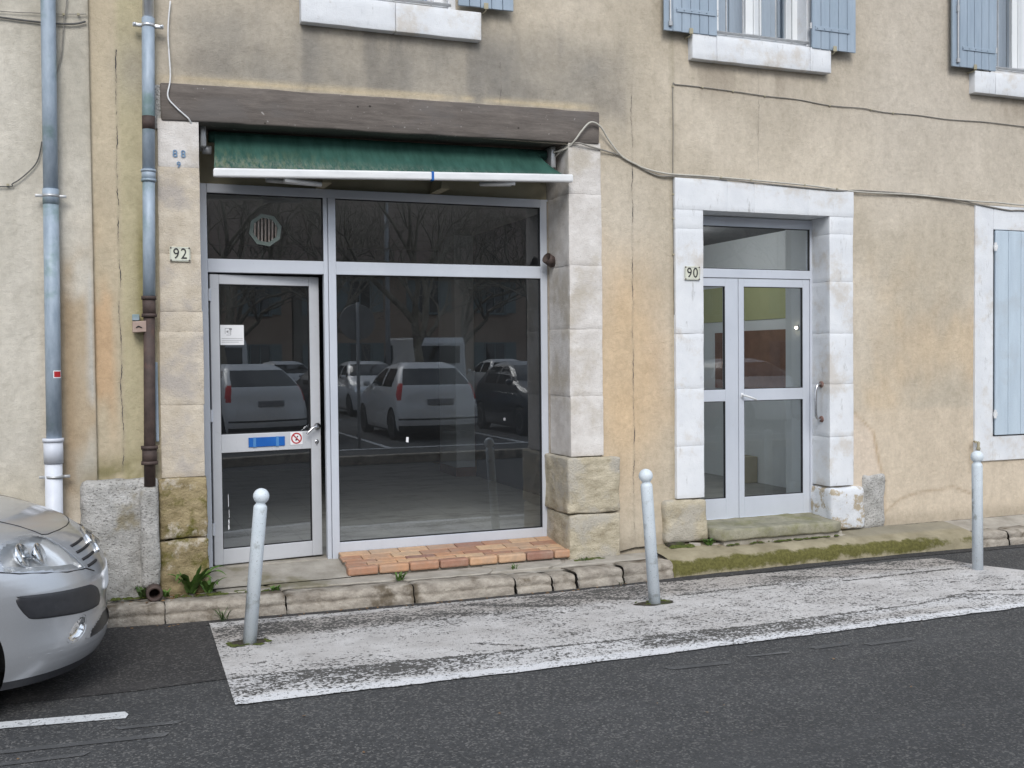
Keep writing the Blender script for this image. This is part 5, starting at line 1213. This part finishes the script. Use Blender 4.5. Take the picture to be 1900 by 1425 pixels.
    for _ in range(170):
        zone = r.random()
        if zone < .45: x, y, z = r.uniform(-.4, 4.1), 0, .004; y = kerb_front(x) - r.uniform(.015, .10)
        elif zone < .7: x, y, z = r.uniform(.1, .62), r.uniform(-.28, -.1), .135
        elif zone < .85: x, y, z = r.uniform(4.3, 6.3), r.uniform(-.22, -.08), .178
        else: x, y, z = r.uniform(-.6, 6), r.uniform(-4, -2.4), .004
        o = len(V); a = r.uniform(0, 6.28); s = r.uniform(.004, .014)
        V += [(x + s * math.cos(a + k * 1.57) * (1.6 if k % 2 else .7), y + s * math.sin(a + k * 1.57), z + r.uniform(.001, .007)) for k in range(4)]; F.append((o, o + 1, o + 2, o + 3))
    tag(mobj('leaf_litter', V, F, 'dry', None), 'scraps of dry leaf in the gutter and pavement corners', 'litter', kind='stuff')

# ------------------------------------------------------------------ cars
CT = dict(
    z=[.16, .20, .25, .32, .42, .52, .62, .70, .78, .85, .90, .95, 1.00, 1.04, 1.08, 1.2, 1.3, 1.4, 1.47, 1.51],
    uf=[.08, .045, .018, .005, .018, .012, .018, .05, .115, .195, .28, .41, .59, .77, .98, 1.15, 1.35, 1.6, 1.85, 2.2],
    ur=[3.7, 3.75, 3.8, 3.83, 3.85, 3.845, 3.83, 3.80, 3.775, 3.76, 3.75, 3.735, 3.715, 3.69, 3.65, 3.49, 3.34, 3.20, 3.08, 2.85],
    w=[.79, .81, .82, .83, .835, .835, .835, .832, .827, .82, .812, .80, .785, .77, .755, .71, .66, .60, .54, .42],
    Lf=[.62, .66, .68, .70, .70, .70, .70, .70, .70, .70, .70, .68, .66, .6, .5, .42, .4, .38, .36, .3])
LEN = 3.85
def ct(k, z): return sum(float(np.interp(z + d, CT['z'], CT[k])) * q for d, q in ((-.03, .25), (0, .5), (.03, .25)))
def front_pt(th, z, off=0.0):
    """point on the nose: th = -pi/2..pi/2 across the front, local car frame (x forward, y left)"""
    uf, w, Lf = ct('uf', z), ct('w', z), ct('Lf', z); e = 2 / 2.3
    v = math.copysign(abs(math.sin(th)) ** e, th) * w; u = uf + Lf * (1 - abs(math.cos(th)) ** e)
    p = Vector((LEN / 2 - u, -v, z))
    if off:
        a, b = front_pt(th + .01, z) - front_pt(th - .01, z), front_pt(th, z + .006) - front_pt(th, z - .006)
        nn = b.cross(a).normalized(); nn = nn if nn.x * math.cos(th) - nn.y * math.sin(th) > 0 else -nn; p = p + nn * off
    return p
def in_poly(x, y, P):
    c = False; n = len(P)
    for i in range(n):
        (xa, ya), (xb, yb) = P[i], P[(i + 1) % n]
        if (ya > y) != (yb > y) and x < (xb - xa) * (y - ya) / (yb - ya) + xa: c = not c
    return c
HEADLIGHT = [(.988, .864), (.779, .882), (.65, .882), (.585, .864), (.576, .852), (.563, .804), (.55, .732), (.53, .680), (.56, .674), (.733, .684), (.923, .706), (1.175, .732), (1.20, .745), (1.15, .80), (1.08, .845)]
STRIP = [(1.204, .596), (1.19, .610), (1.172, .616), (.864, .600), (.60, .588), (.511, .580), (.42, .55), (.38, .516), (.362, .485), (.373, .46), (.42, .450), (.641, .456), (.87, .474), (1.086, .492), (1.145, .516), (1.191, .564)]
FOG = [(.831, .348), (.81, .375), (.772, .404), (.715, .428), (.661, .44), (.62, .438), (.602, .428), (.605, .395), (.622, .368), (.66, .345), (.72, .328), (.785, .32), (.82, .33)]
INTAKE = [(.59, .308), (.563, .34), (.484, .362), (.327, .39), (.0, .40), (-.327, .39), (-.484, .362), (-.563, .34), (-.59, .308), (0, .30)]
def shrink(P, d):
    cx = sum(p[0] for p in P) / len(P); cz = sum(p[1] for p in P) / len(P); out = []
    for a, z in P:
        q = Vector(((a - cx) * .7, z - cz)); L = q.length; q *= max(0, L - d) / L; out.append((cx + q.x / .7, cz + q.y))
    return out
SHR = dict(headlight=shrink(HEADLIGHT, .016), fog=shrink(FOG, .012), intake=shrink(INTAKE, .012))
def smooth_loop(P, n=64):
    Q = [Vector((a, z, 0)) for a, z in P]; out = []; m = len(Q)
    for i in range(m):
        a, b, c, d = Q[i - 1], Q[i], Q[(i + 1) % m], Q[(i + 2) % m]
        for k in range(6):
            t = k / 6; p = .5 * ((2 * b) + (c - a) * t + (2 * a - 5 * b + 4 * c - d) * t * t + (3 * b - a - 3 * c + d) * t ** 3); out.append((p.x, p.y))
    return out
def nose_patch(P, offs, s, name, mat, parent):
    '''patch on the nose with a clean outline: offs = [(scale, offset)] from the outline inwards'''
    L = smooth_loop(P); n = len(L); cx = sum(p[0] for p in L) / n; cz = sum(p[1] for p in L) / n; V = []; F = []
    for (k, off) in offs:
        for a, z in L: V.append(front_pt(s * (cx + (a - cx) * k), cz + (z - cz) * k, off))
    m = len(offs); V.append(front_pt(s * cx, cz, offs[-1][1]))
    for i in range(m - 1):
        for j in range(n): F.append((i * n + j, i * n + (j + 1) % n, (i + 1) * n + (j + 1) % n, (i + 1) * n + j))
    for j in range(n): F.append(((m - 1) * n + j, (m - 1) * n + (j + 1) % n, m * n))
    if s > 0: F = [f[::-1] for f in F]
    return mobj(name, V, F, mat, parent, True, local=True)

def make_car(paint, label, loc, rz, detail=False, group=None, hs=1.0, van=False):
    T = thing('parked_car', label, 'car', loc, group); T.rotation_euler = (0, 0, rz)
    Nf, Ns, Nr = (200, 46, 40) if detail else (44, 30, 30)
    zs = list(np.arange(.16, 1.08, .007 if detail else .035)) + list(np.arange(1.08, 1.51, .02 if detail else .035)) + [1.505, 1.515]
    V = []; meta = []
    e = 2 / 2.3
    for z in zs:
        uf, ur, w, Lf, Lr = ct('uf', z), ct('ur', z), ct('w', z), ct('Lf', z), .32
        row = []
        for i in range(Nf): th = -math.pi / 2 + math.pi * i / Nf; row.append((uf + Lf * (1 - abs(math.cos(th)) ** e), math.copysign(abs(math.sin(th)) ** e, th) * w, 'f', th))
        for i in range(Ns): t = i / Ns; row.append((uf + Lf + (ur - Lr - uf - Lf) * t, w, 's', t))
        for i in range(Nr): th = math.pi / 2 - math.pi * i / Nr; row.append((ur - Lr * (1 - abs(math.cos(th)) ** .72), math.copysign(abs(math.sin(th)) ** .72, th) * w, 'r', th))
        for i in range(Ns): t = i / Ns; row.append((ur - Lr + (uf + Lf - ur + Lr) * t, -w, 's', t))
        for (u, v, s, q) in row:
            # slight side crease and tumblehome roundness
            V.append([u, v, z]); meta.append((s, q))
    N = Nf + 2 * Ns + Nr; nz = len(zs); parts = {}
    R_ARCH = .345; arches = [(.83, .30), (3.20, .30)]
    Va = np.array(V)
    removed = set()
    def centre(f): return Va[list(f)].mean(0)
    for k in range(nz - 1):
        for i in range(N):
            f = (k * N + i, k * N + (i + 1) % N, (k + 1) * N + (i + 1) % N, (k + 1) * N + i); c = centre(f)
            s, q = meta[k * N + i]; s2, q2 = meta[k * N + (i + 1) % N]; z = zs[k] * .5 + zs[k + 1] * .5
            if s == 'f': th = (q + (q2 if s2 == 'f' else math.pi / 2)) / 2
            elif s == 'r': th = (q + (q2 if s2 == 'r' else -math.pi / 2)) / 2
            else: th = 0
            key = 'body'
            if abs(c[1]) > .5 and any((c[0] - a) ** 2 + (c[2] - b) ** 2 < R_ARCH ** 2 for a, b in arches): removed.add(f); continue
            if z < .205: key = 'valance'
            elif 1.10 < z < 1.44 and s == 'f' and abs(th) < 1.12: key = 'windscreen'
            elif 1.09 < z < 1.38 and s == 'r' and abs(th) < 1.02: key = 'rear_window'
            elif 1.04 < z < 1.40 and s == 's' and 1.62 < c[0] < 2.24: key = 'side_window'
            elif 1.04 < z < 1.38 and s == 's' and 2.32 < c[0] < 3.02: key = 'side_window'
            elif 1.06 < z < 1.30 and s in 'fs' and c[0] < 1.58 and abs(th) > 1.28 or (1.06 < z < 1.3 and s == 's' and c[0] < 1.58): key = 'side_window'
            elif s == 'r' and (z < .30 or .40 < z < .45) and abs(th) < 1.3: key = 'valance'
            elif .80 < z < 1.12 and s == 'r' and 1.0 + (1.12 - z) * .3 < abs(th) < 1.5 - abs(z - .98) * .8: key = 'tail_light'
            elif not detail and s == 'f' and .70 < z < .84 and .6 < abs(th) < 1.1: key = 'tail_light' if False else 'headlight_lens'
            if detail and s == 'f':
                if any(in_poly(abs(th), z, SHR[nm]) for nm in ('headlight', 'fog', 'intake')): continue
            if key in ('windscreen', 'side_window', 'rear_window', 'headlight_lens', 'tail_light', 'bumper_strip', 'fog_light') and key != 'windscreen' and key != 'rear_window': key += '|l' if c[1] < 0 else '|r'
            parts.setdefault(key, []).append(f)
    # snap the arch edge onto the circle
    rim_v = set(i for f in removed for i in f) & set(i for fs in parts.values() for f in fs for i in f)
    for i in rim_v:
        a, b = min(arches, key=lambda p: (Va[i][0] - p[0]) ** 2 + (Va[i][2] - p[1]) ** 2); d = np.array([Va[i][0] - a, Va[i][2] - b]); L = np.hypot(*d)
        if L > 1e-6 and Va[i][2] > .17: Va[i][0], Va[i][2] = a + d[0] / L * R_ARCH, b + d[1] / L * R_ARCH
    W = np.stack([LEN / 2 - Va[:, 0], -Va[:, 1], Va[:, 2] * hs], 1)
    cen = np.array([0, 0, .6])
    nrm = np.zeros_like(W)
    for fs in parts.values():
        fa = np.array(fs); n_ = np.cross(W[fa[:, 2]] - W[fa[:, 0]], W[fa[:, 3]] - W[fa[:, 1]])
        for j in range(4): np.add.at(nrm, fa[:, j], n_)
    nrm /= (np.linalg.norm(nrm, axis=1, keepdims=True) + 1e-9)
    if (nrm * (W - cen)).sum() < 0: nrm = -nrm; flip = True
    else: flip = False
    def part(name, fs, mat, off=0.0):
        idx = sorted(set(i for f in fs for i in f)); mp = {a: b for b, a in enumerate(idx)}
        v = W[idx] + nrm[idx] * off; ff = [tuple(mp[i] for i in (f[::-1] if flip else f)) for f in fs]
        return mobj(name, v, ff, mat, T, True, local=True)
    body = part('body', parts['body'], paint)
    top = [tuple((nz - 1) * N + i for i in range(N))]
    part('roof', top, paint)
    MT = dict(valance='black_plastic', windscreen='car_glass', rear_window='car_glass', side_window='car_glass', tail_light='tail', headlight_lens='lens' if detail else 'chrome', bumper_strip='black_plastic', fog_light='chrome', lower_intake='black_plastic')
    OFF = dict(bumper_strip=-.006, fog_light=-.012, lower_intake=-.02, headlight_lens=.002)
    for key, fs in parts.items():
        nm = key.split('|')[0]
        if nm == 'body': continue
        o = part(nm, fs, MT[nm], OFF.get(nm, 0))
    if detail:
        inner = [(k, .0025) for k in (1, .9, .75, .6, .45, .3, .15)]
        for s in (1, -1):
            nose_patch(HEADLIGHT, inner, s, 'headlight_lens', 'lens', T)
            nose_patch(HEADLIGHT, [(1.0, .001), (.975, -.008), (.95, -.04), (.8, -.058), (.6, -.064), (.4, -.066), (.2, -.066)], s, 'headlight_housing', 'reflector', T)
            nose_patch(STRIP, [(1.012, -.001), (1.0, .0022), (.96, .0045), (.8, .0055), (.6, .006), (.4, .006), (.2, .006)], s, 'bumper_strip', 'black_plastic', T)
            nose_patch(FOG, [(1.03, .0012), (.97, -.002), (.86, -.014), (.6, -.020), (.3, -.021)], s, 'fog_light', 'chrome', T)
            for (th, z, rr) in ((.93, .808, .060), (.79, .800, .056)):
                c_ = front_pt(th * s, z, -.016); ax = (front_pt(th * s, z, .02) - front_pt(th * s, z, -.02)).normalized().lerp(Vector((1, 0, 0)), .5).normalized()
                m = Matrix.Translation(c_) @ ax.to_track_quat('X', 'Z').to_matrix().to_4x4()
                b = B().lathe([(rr, .006), (rr * 1.05, .002), (rr * .95, -.006), (rr * .7, -.024), (rr * .35, -.038), (.012, -.042), (.011, -.012), (.002, -.008)], (0, 0, 0), 'X', 22); b.v = [tuple(m @ Vector(p)) for p in b.v]; b.build('reflector_bowl', 'chrome', T, True, local=True)
            b = B(); Q = [(.585, .705), (.75, .716), (.95, .738), (1.12, .754)]
            for k in range(len(Q) - 1):
                a, c_ = Q[k], Q[k + 1]; b.quad(front_pt(a[0] * s, a[1] - .022, -.006), front_pt(c_[0] * s, c_[1] - .022, -.006), front_pt(c_[0] * s, c_[1] + .012, -.022), front_pt(a[0] * s, a[1] + .012, -.022))
            b.build('headlight_trim', 'rim', T, local=True)
        nose_patch(INTAKE, [(1.01, .001), (.97, -.004), (.9, -.03), (.6, -.05), (.3, -.05)], 1, 'lower_intake', 'black_plastic', T)
    # dark inside and floor pan
    rbox('underbody', -LEN / 2 + .35, LEN / 2 - .42, -.58, .58, .19, .66 * hs, 'rubber', T, .05, local=True)
    for (u, _) in arches:
        for s in (-1, 1):
            x = LEN / 2 - u; y = s * .735
            tb = B().lathe([(.185, -.095), (.27, -.098), (.292, -.085), (.298, -.06), (.298, .06), (.292, .085), (.27, .098), (.185, .095)], (x, y, .298), 'Y', 30)
            wh = tb.build('wheel', 'rubber', T, True, local=True)
            b = B().lathe([(.19, s * .092), (.178, s * .098), (.17, s * .080), (.155, s * .062), (.06, s * .072), (.03, s * .085), (.004, s * .086)], (x, y, .298), 'Y', 24); b.build('rim', 'rim', wh, True, local=True)
    # plates and mirrors
    rbox('number_plate', -LEN / 2 + .02, -LEN / 2 + .062, -.26, .26, .70, .81, 'print', T, .003, local=True)
    nose_patch([(-.264, .51), (0, .51), (.264, .51), (.27, .558), (.264, .605), (0, .605), (-.264, .605), (-.27, .558)], [(1, .0), (1, .006), (.8, .006), (.5, .006)], 1, 'number_plate', 'paper', T)
    for s in (-1, 1):
        b = B().box(.55, .67, s * .86 - .07, s * .86 + .07, 1.02, 1.14, .045); b.build('mirror', paint, T, True, local=True)
    if detail:
        # shut lines
        L = [(.66, 1.0), (.64, .975), (.609, .948), (.590, .92), (.583, .89), (.578, .868), (.52, .862), (.334, .861), (.15, .858), (0, .856)]
        b = B(); pts = [front_pt(a, z, .0005) for a, z in L] + [front_pt(-a, z, .0005) for a, z in L[::-1][1:]]; b.tube(pts, .0032, 6)
        for s in (-1, 1):
            b.tube([front_pt(a * s, z, .0005) for a, z in ((1.33, .752), (1.20, .740), (1.1, .722), (.923, .704), (.733, .682), (.56, .671), (.53, .672), (.47, .655), (.42, .64))], .0034, 6)
            b.tube([front_pt(a * s, z, .0005) for a, z in ((1.0, .868), (1.10, .845), (1.2, .82), (1.3, .77), (1.33, .73), (1.34, .62))], .0028, 6)
        b.build('panel_gap', 'gasket', T, True, local=True)
        b = B(); slots = ((.471, .20, .786, .790), (.484, .20, .752, .756), (.491, .25, .714, .718), (.478, .30, .676, .680))
        for (a, c_, z0, z1) in slots:
            for s in (-1, 1):
                P = [front_pt(s * (a + (c_ - a) * t), z0 + (z1 - z0) * t, .0) for t in np.linspace(0, 1, 8)]; b.tube(P, .0085, 8, True, .0085)
        b.build('grille_slots', 'gasket', T, True, local=True)
        for (z0) in (.812, .762):                                  # two chrome chevrons on the nose
            b = B(); b.tube([front_pt(-.16, z0 - .055, .008), front_pt(0, z0, .012), front_pt(.16, z0 - .055, .008)], .011, 8); b.build('emblem', 'chrome', T, True, local=True)
        b = B(); b.tube([front_pt(a, z, -.0078) for a, z in ((1.15, .306), (1.0, .302), (.89, .298), (.75, .292), (.609, .286), (.45, .282), (.2, .28), (0, .28), (-.2, .28), (-.45, .282), (-.609, .286), (-.89, .298), (-1.15, .306))], .009, 8); b.build('bumper_lip', paint, T, True, local=True)
    return T

def build_cars():
    make_car('silver', 'silver hatchback parked at the left edge, only its nose in view', (.03 - LEN / 2, -1.27, 0), 0, True)
    z = .14; g = 'cars parked across the street'
    make_car('car_white', 'white hatchback with red tail lights, mirrored in the big shop pane', (6.15, -12.85, z), R(-90), False, g)
    make_car('car_dark', 'dark car beside the white hatchback, mirrored at the right of the shop pane', (8.75, -12.4, z), R(90), False, g)
    make_car('car_grey', 'grey car left of the white hatchback, mirrored in the shop pane', (3.45, -13.6, z), R(-90), False, g)
    make_car('car_red', 'dark red car mirrored in the glass of door 90', (11.4, -12.6, z), R(-90), False, g)
    make_car('car_white', 'white car at the end of the near parking row across the street', (14.1, -12.7, z), R(90), False, g)
    make_car('car_blue', 'blue car in the second parking row, left of the white van', (4.6, -21.4, z), R(-90), False, g)
    make_car('car_white', 'white car in the second parking row next to the blue car', (7.2, -21.2, z), R(90), False, g)
    make_car('silver', 'silver car in the second parking row right of the van', (12.7, -21.3, z), R(-90), False, g)
    make_car('car_dark', 'black car in the second parking row near its far end', (15.4, -21.2, z), R(-90), False, g)
    make_car('car_grey', 'grey car last in the second parking row', (18.1, -21.4, z), R(90), False, g)
    make_car('car_white', 'white car in the third parking row left of the van', (5.6, -28.2, z), R(90), False, g)
    make_car('silver', 'silver car at the left end of the third parking row', (2.9, -28.4, z), R(-90), False, g)
    make_car('car_white', 'white car in the third parking row right of the van', (13.8, -28.3, z), R(-90), False, g)
    make_car('car_blue', 'blue car at the right of the third parking row', (16.6, -28.2, z), R(90), False, g)
    # panel van
    T = thing('parked_van', 'white panel van mirrored above the white hatchback roof', 'van', (10.9, -28.5, z)); T.rotation_euler = (0, 0, R(-90))
    prof = [(-2.5, .3), (-2.5, 2.1), (-2.4, 2.28), (1.15, 2.32), (1.4, 2.2), (1.95, 1.32), (2.45, 1.1), (2.55, .9), (2.55, .3)]
    n = len(prof); V = []; F = []
    for s in (-1, -.93, .93, 1):
        for (x, zz) in prof: V.append((x * (1 if abs(s) < .95 else .985), s * .95 * (1 if zz < 1.3 else .93), zz if abs(s) < .95 else .3 + (zz - .3) * .97))
    for k in range(3):
        for i in range(n): F.append((k * n + i, k * n + (i + 1) % n, (k + 1) * n + (i + 1) % n, (k + 1) * n + i))
    F.append(tuple(range(n))[::-1]); F.append(tuple(3 * n + i for i in range(n)))
    mobj('body', V, F, 'car_white', T, False, local=True)
    B().add([(1.44, -.72, 2.13), (1.44, .72, 2.13), (1.97, .8, 1.36), (1.97, -.8, 1.36)], [(0, 1, 2, 3)]).build('windscreen', 'car_glass', T, local=True)
    for s in (-1, 1):
        B().add([(.5, s * .915, 1.38), (1.75, s * .915, 1.38), (1.3, s * .90, 2.05), (.5, s * .90, 2.05)], [(0, 1, 2, 3)]).build('side_window', 'car_glass', T, local=True)
    B().box(-2.52, -2.49, -.7, .7, 1.4, 2.0, .01).build('rear_window', 'car_glass', T, local=True)
    for x in (-1.6, 1.6):
        for s in (-1, 1): B().lathe([(.01, -.1), (.3, -.1), (.33, -.06), (.33, .06), (.3, .1), (.01, .1)], (x, s * .83, .33), 'Y', 20).build('wheel', 'rubber', T, True, local=True)

# ------------------------------------------------------------------ across the street: seen only in the glass
def build_trees():
    def tree(x, y, h, seed, label):
        r = random.Random(seed); t = thing('plane_tree', label, 'tree', (x, y, .14), 'bare plane trees across the street'); tr = B(); cr = B()
        def grow(p, d, L, rad, lv):
            pts = [Vector(p)]; q = Vector(p); dd = Vector(d); n = 4
            for k in range(n):
                dd = (dd + Vector((r.gauss(0, .16), r.gauss(0, .16), r.gauss(.05, .1)))).normalized(); q = q + dd * L / n; pts.append(q.copy())
            (tr if lv < 1 else cr).tube(pts, rad, 8 if lv < 2 else 5 if lv < 4 else 4, False, rad * .62)
            if lv >= 6: return
            m = r.choice((3, 4)) if lv < 2 else r.choice((2, 3))
            for k in range(m):
                a = 2 * math.pi * (k + r.random() * .7) / m; sp = r.uniform(.35, .85)
                ax = dd.orthogonal().normalized(); ax.rotate(Matrix.Rotation(a, 3, dd)); nd = (dd + ax * sp).normalized()
                grow(pts[-1] if k < 2 else pts[-2], nd, L * r.uniform(.6, .82), max(.011, rad * .6 * r.uniform(.8, 1.05)), lv + 1)
        grow((x, y, .12), (0, 0, 1), h * .27, h * .016, 0)
        tr.build('trunk', 'bark', t, True); cr.build('crown', 'bark', t, True)
    tree(7.4, -17.2, 9.5, 1, 'bare tree rising behind the white hatchback in the mirrored car park')
    tree(12.6, -17.4, 10, 2, 'bare tree mirrored at the right of the shop pane')
    tree(4.6, -27.5, 11, 3, 'bare tree far back at the left of the mirrored car park')
    tree(10.8, -29, 11, 4, 'bare tree behind the white van in the mirrored car park')
    tree(17.5, -28, 11, 5, 'bare tree far back at the right of the mirrored car park')
    tree(19.5, -17.5, 10, 6, 'bare tree at the end of the near mirrored parking row')
    tree(8.2, -34.5, 11, 8, 'bare tree near the cream house across the car park')
    tree(14.2, -34, 11, 9, 'bare tree near the pinkish house across the car park')
    tree(20.6, -34, 11, 10, 'bare tree near the grey house across the car park')
    tree(2.0, -18.0, 9.5, 7, 'bare tree mirrored in the shop door glass')

def build_far_houses():
    def house(x0, x1, y, h, mat, label, seed):
        r = random.Random(seed); t = thing('far_house', label, 'house', ((x0 + x1) / 2, y, 0), 'houses across the car park')
        rbox('wall', x0, x1, y - 12, y, 0, h, mat, t, .02)
        b = B(); b.add([(x0 - .3, y + .5, h - .05), (x1 + .3, y + .5, h - .05), (x1 + .3, y - 6, h + 5.2), (x0 - .3, y - 6, h + 5.2), (x1 + .3, y - 12.5, h - .05), (x0 - .3, y - 12.5, h - .05)], [(0, 1, 2, 3), (3, 2, 4, 5), (0, 3, 5), (1, 4, 2), (0, 5, 4, 1)]); b.build('roof', 'roof_tile', t)
        nf = 2; nw = max(3, int((x1 - x0) // 2.8))
        for f in range(nf):
            for k in range(nw):
                cx = x0 + (k + .5) * (x1 - x0) / nw; zb = .9 + f * 3.0; zt = zb + 1.55
                if f == 0 and k % 3 == 1: zb = .15; zt = 2.5
                w = B(); w.box(cx - .55, cx - .48, y + .002, y + .05, zb, zt, .01); w.box(cx + .48, cx + .55, y + .002, y + .05, zb, zt, .01); w.box(cx - .48, cx + .48, y + .002, y + .05, zt - .07, zt, .01); w.box(cx - .03, cx + .03, y + .002, y + .05, zb, zt - .07, .01); w.box(cx - .62, cx + .62, y + .002, y + .12, zb - .1, zb - .004, .01)
                wo = w.build('window', 'far_shutter', t)
                B().quad((cx - .48, y + .02, zb), (cx + .48, y + .02, zb), (cx + .48, y + .02, zt - .07), (cx - .48, y + .02, zt - .07)).build('pane', 'car_glass', wo)
                if f > 0 or k % 3 != 1:
                    for s in (-1, 1): rbox('shutter', cx + s * .85 - .28, cx + s * .85 + .28, y + .01, y + .05, zb, zt, 'far_shutter', t, .01)
    house(-14, -1.5, -40, 5.7, 'h_grey', 'grey house at the left end of the row across the car park', 1)
    house(-1.2, 9.5, -41, 6.0, 'h_cream', 'cream house facing the shop across the car park', 2)
    house(9.8, 20, -40.5, 5.8, 'h_pink', 'pinkish house right of the cream one across the car park', 3)
    house(20.3, 33, -41, 6.1, 'h_grey', 'grey house across the car park behind the far trees', 4)
    house(33.3, 47, -40, 5.6, 'h_cream', 'lower cream house at the right end of the row', 5)
    # round sign turned away, and a lamp post
    t = thing('road_sign', 'round road sign seen from behind, mirrored left in the shop pane', 'sign', (4.3, -10.0, .14))
    B().lathe([(.003, -.012), (.32, -.012), (.325, -.004), (.32, .008), (.003, .008)], (4.3, -10.0, 2.40), 'Y', 32).build('disc', 'sign_back', t)
    B().tube([(4.3, -9.97, .12), (4.3, -9.97, 2.75)], .03, 12).build('post', 'pole', t, True)
    t = thing('lamp_post', 'tall grey lamp post standing in the mirrored car park', 'lamp', (9.0, -25.8, .14))
    B().tube([(9.0, -25.8, .1), (9.0, -25.8, 8.2)], .09, 12, True, .06).build('post', 'pole', t, True)
    b = B(); b.tube(spline([(9.0, -25.8, 8.1), (9.0, -25.5, 8.4), (9.0, -24.8, 8.45)], 5), .04, 8); b.box(8.86, 9.14, -25.0, -24.3, 8.38, 8.52, .04); b.build('lamp_head', 'pole', t)

# ------------------------------------------------------------------ build everything
build_ground(); build_pavement(); build_neighbour(); build_house(); build_hall_details()
build_pipes(); build_awning(); build_cables(); build_signs(); build_bollards(); build_weeds()
build_cars(); build_trees(); build_far_houses()
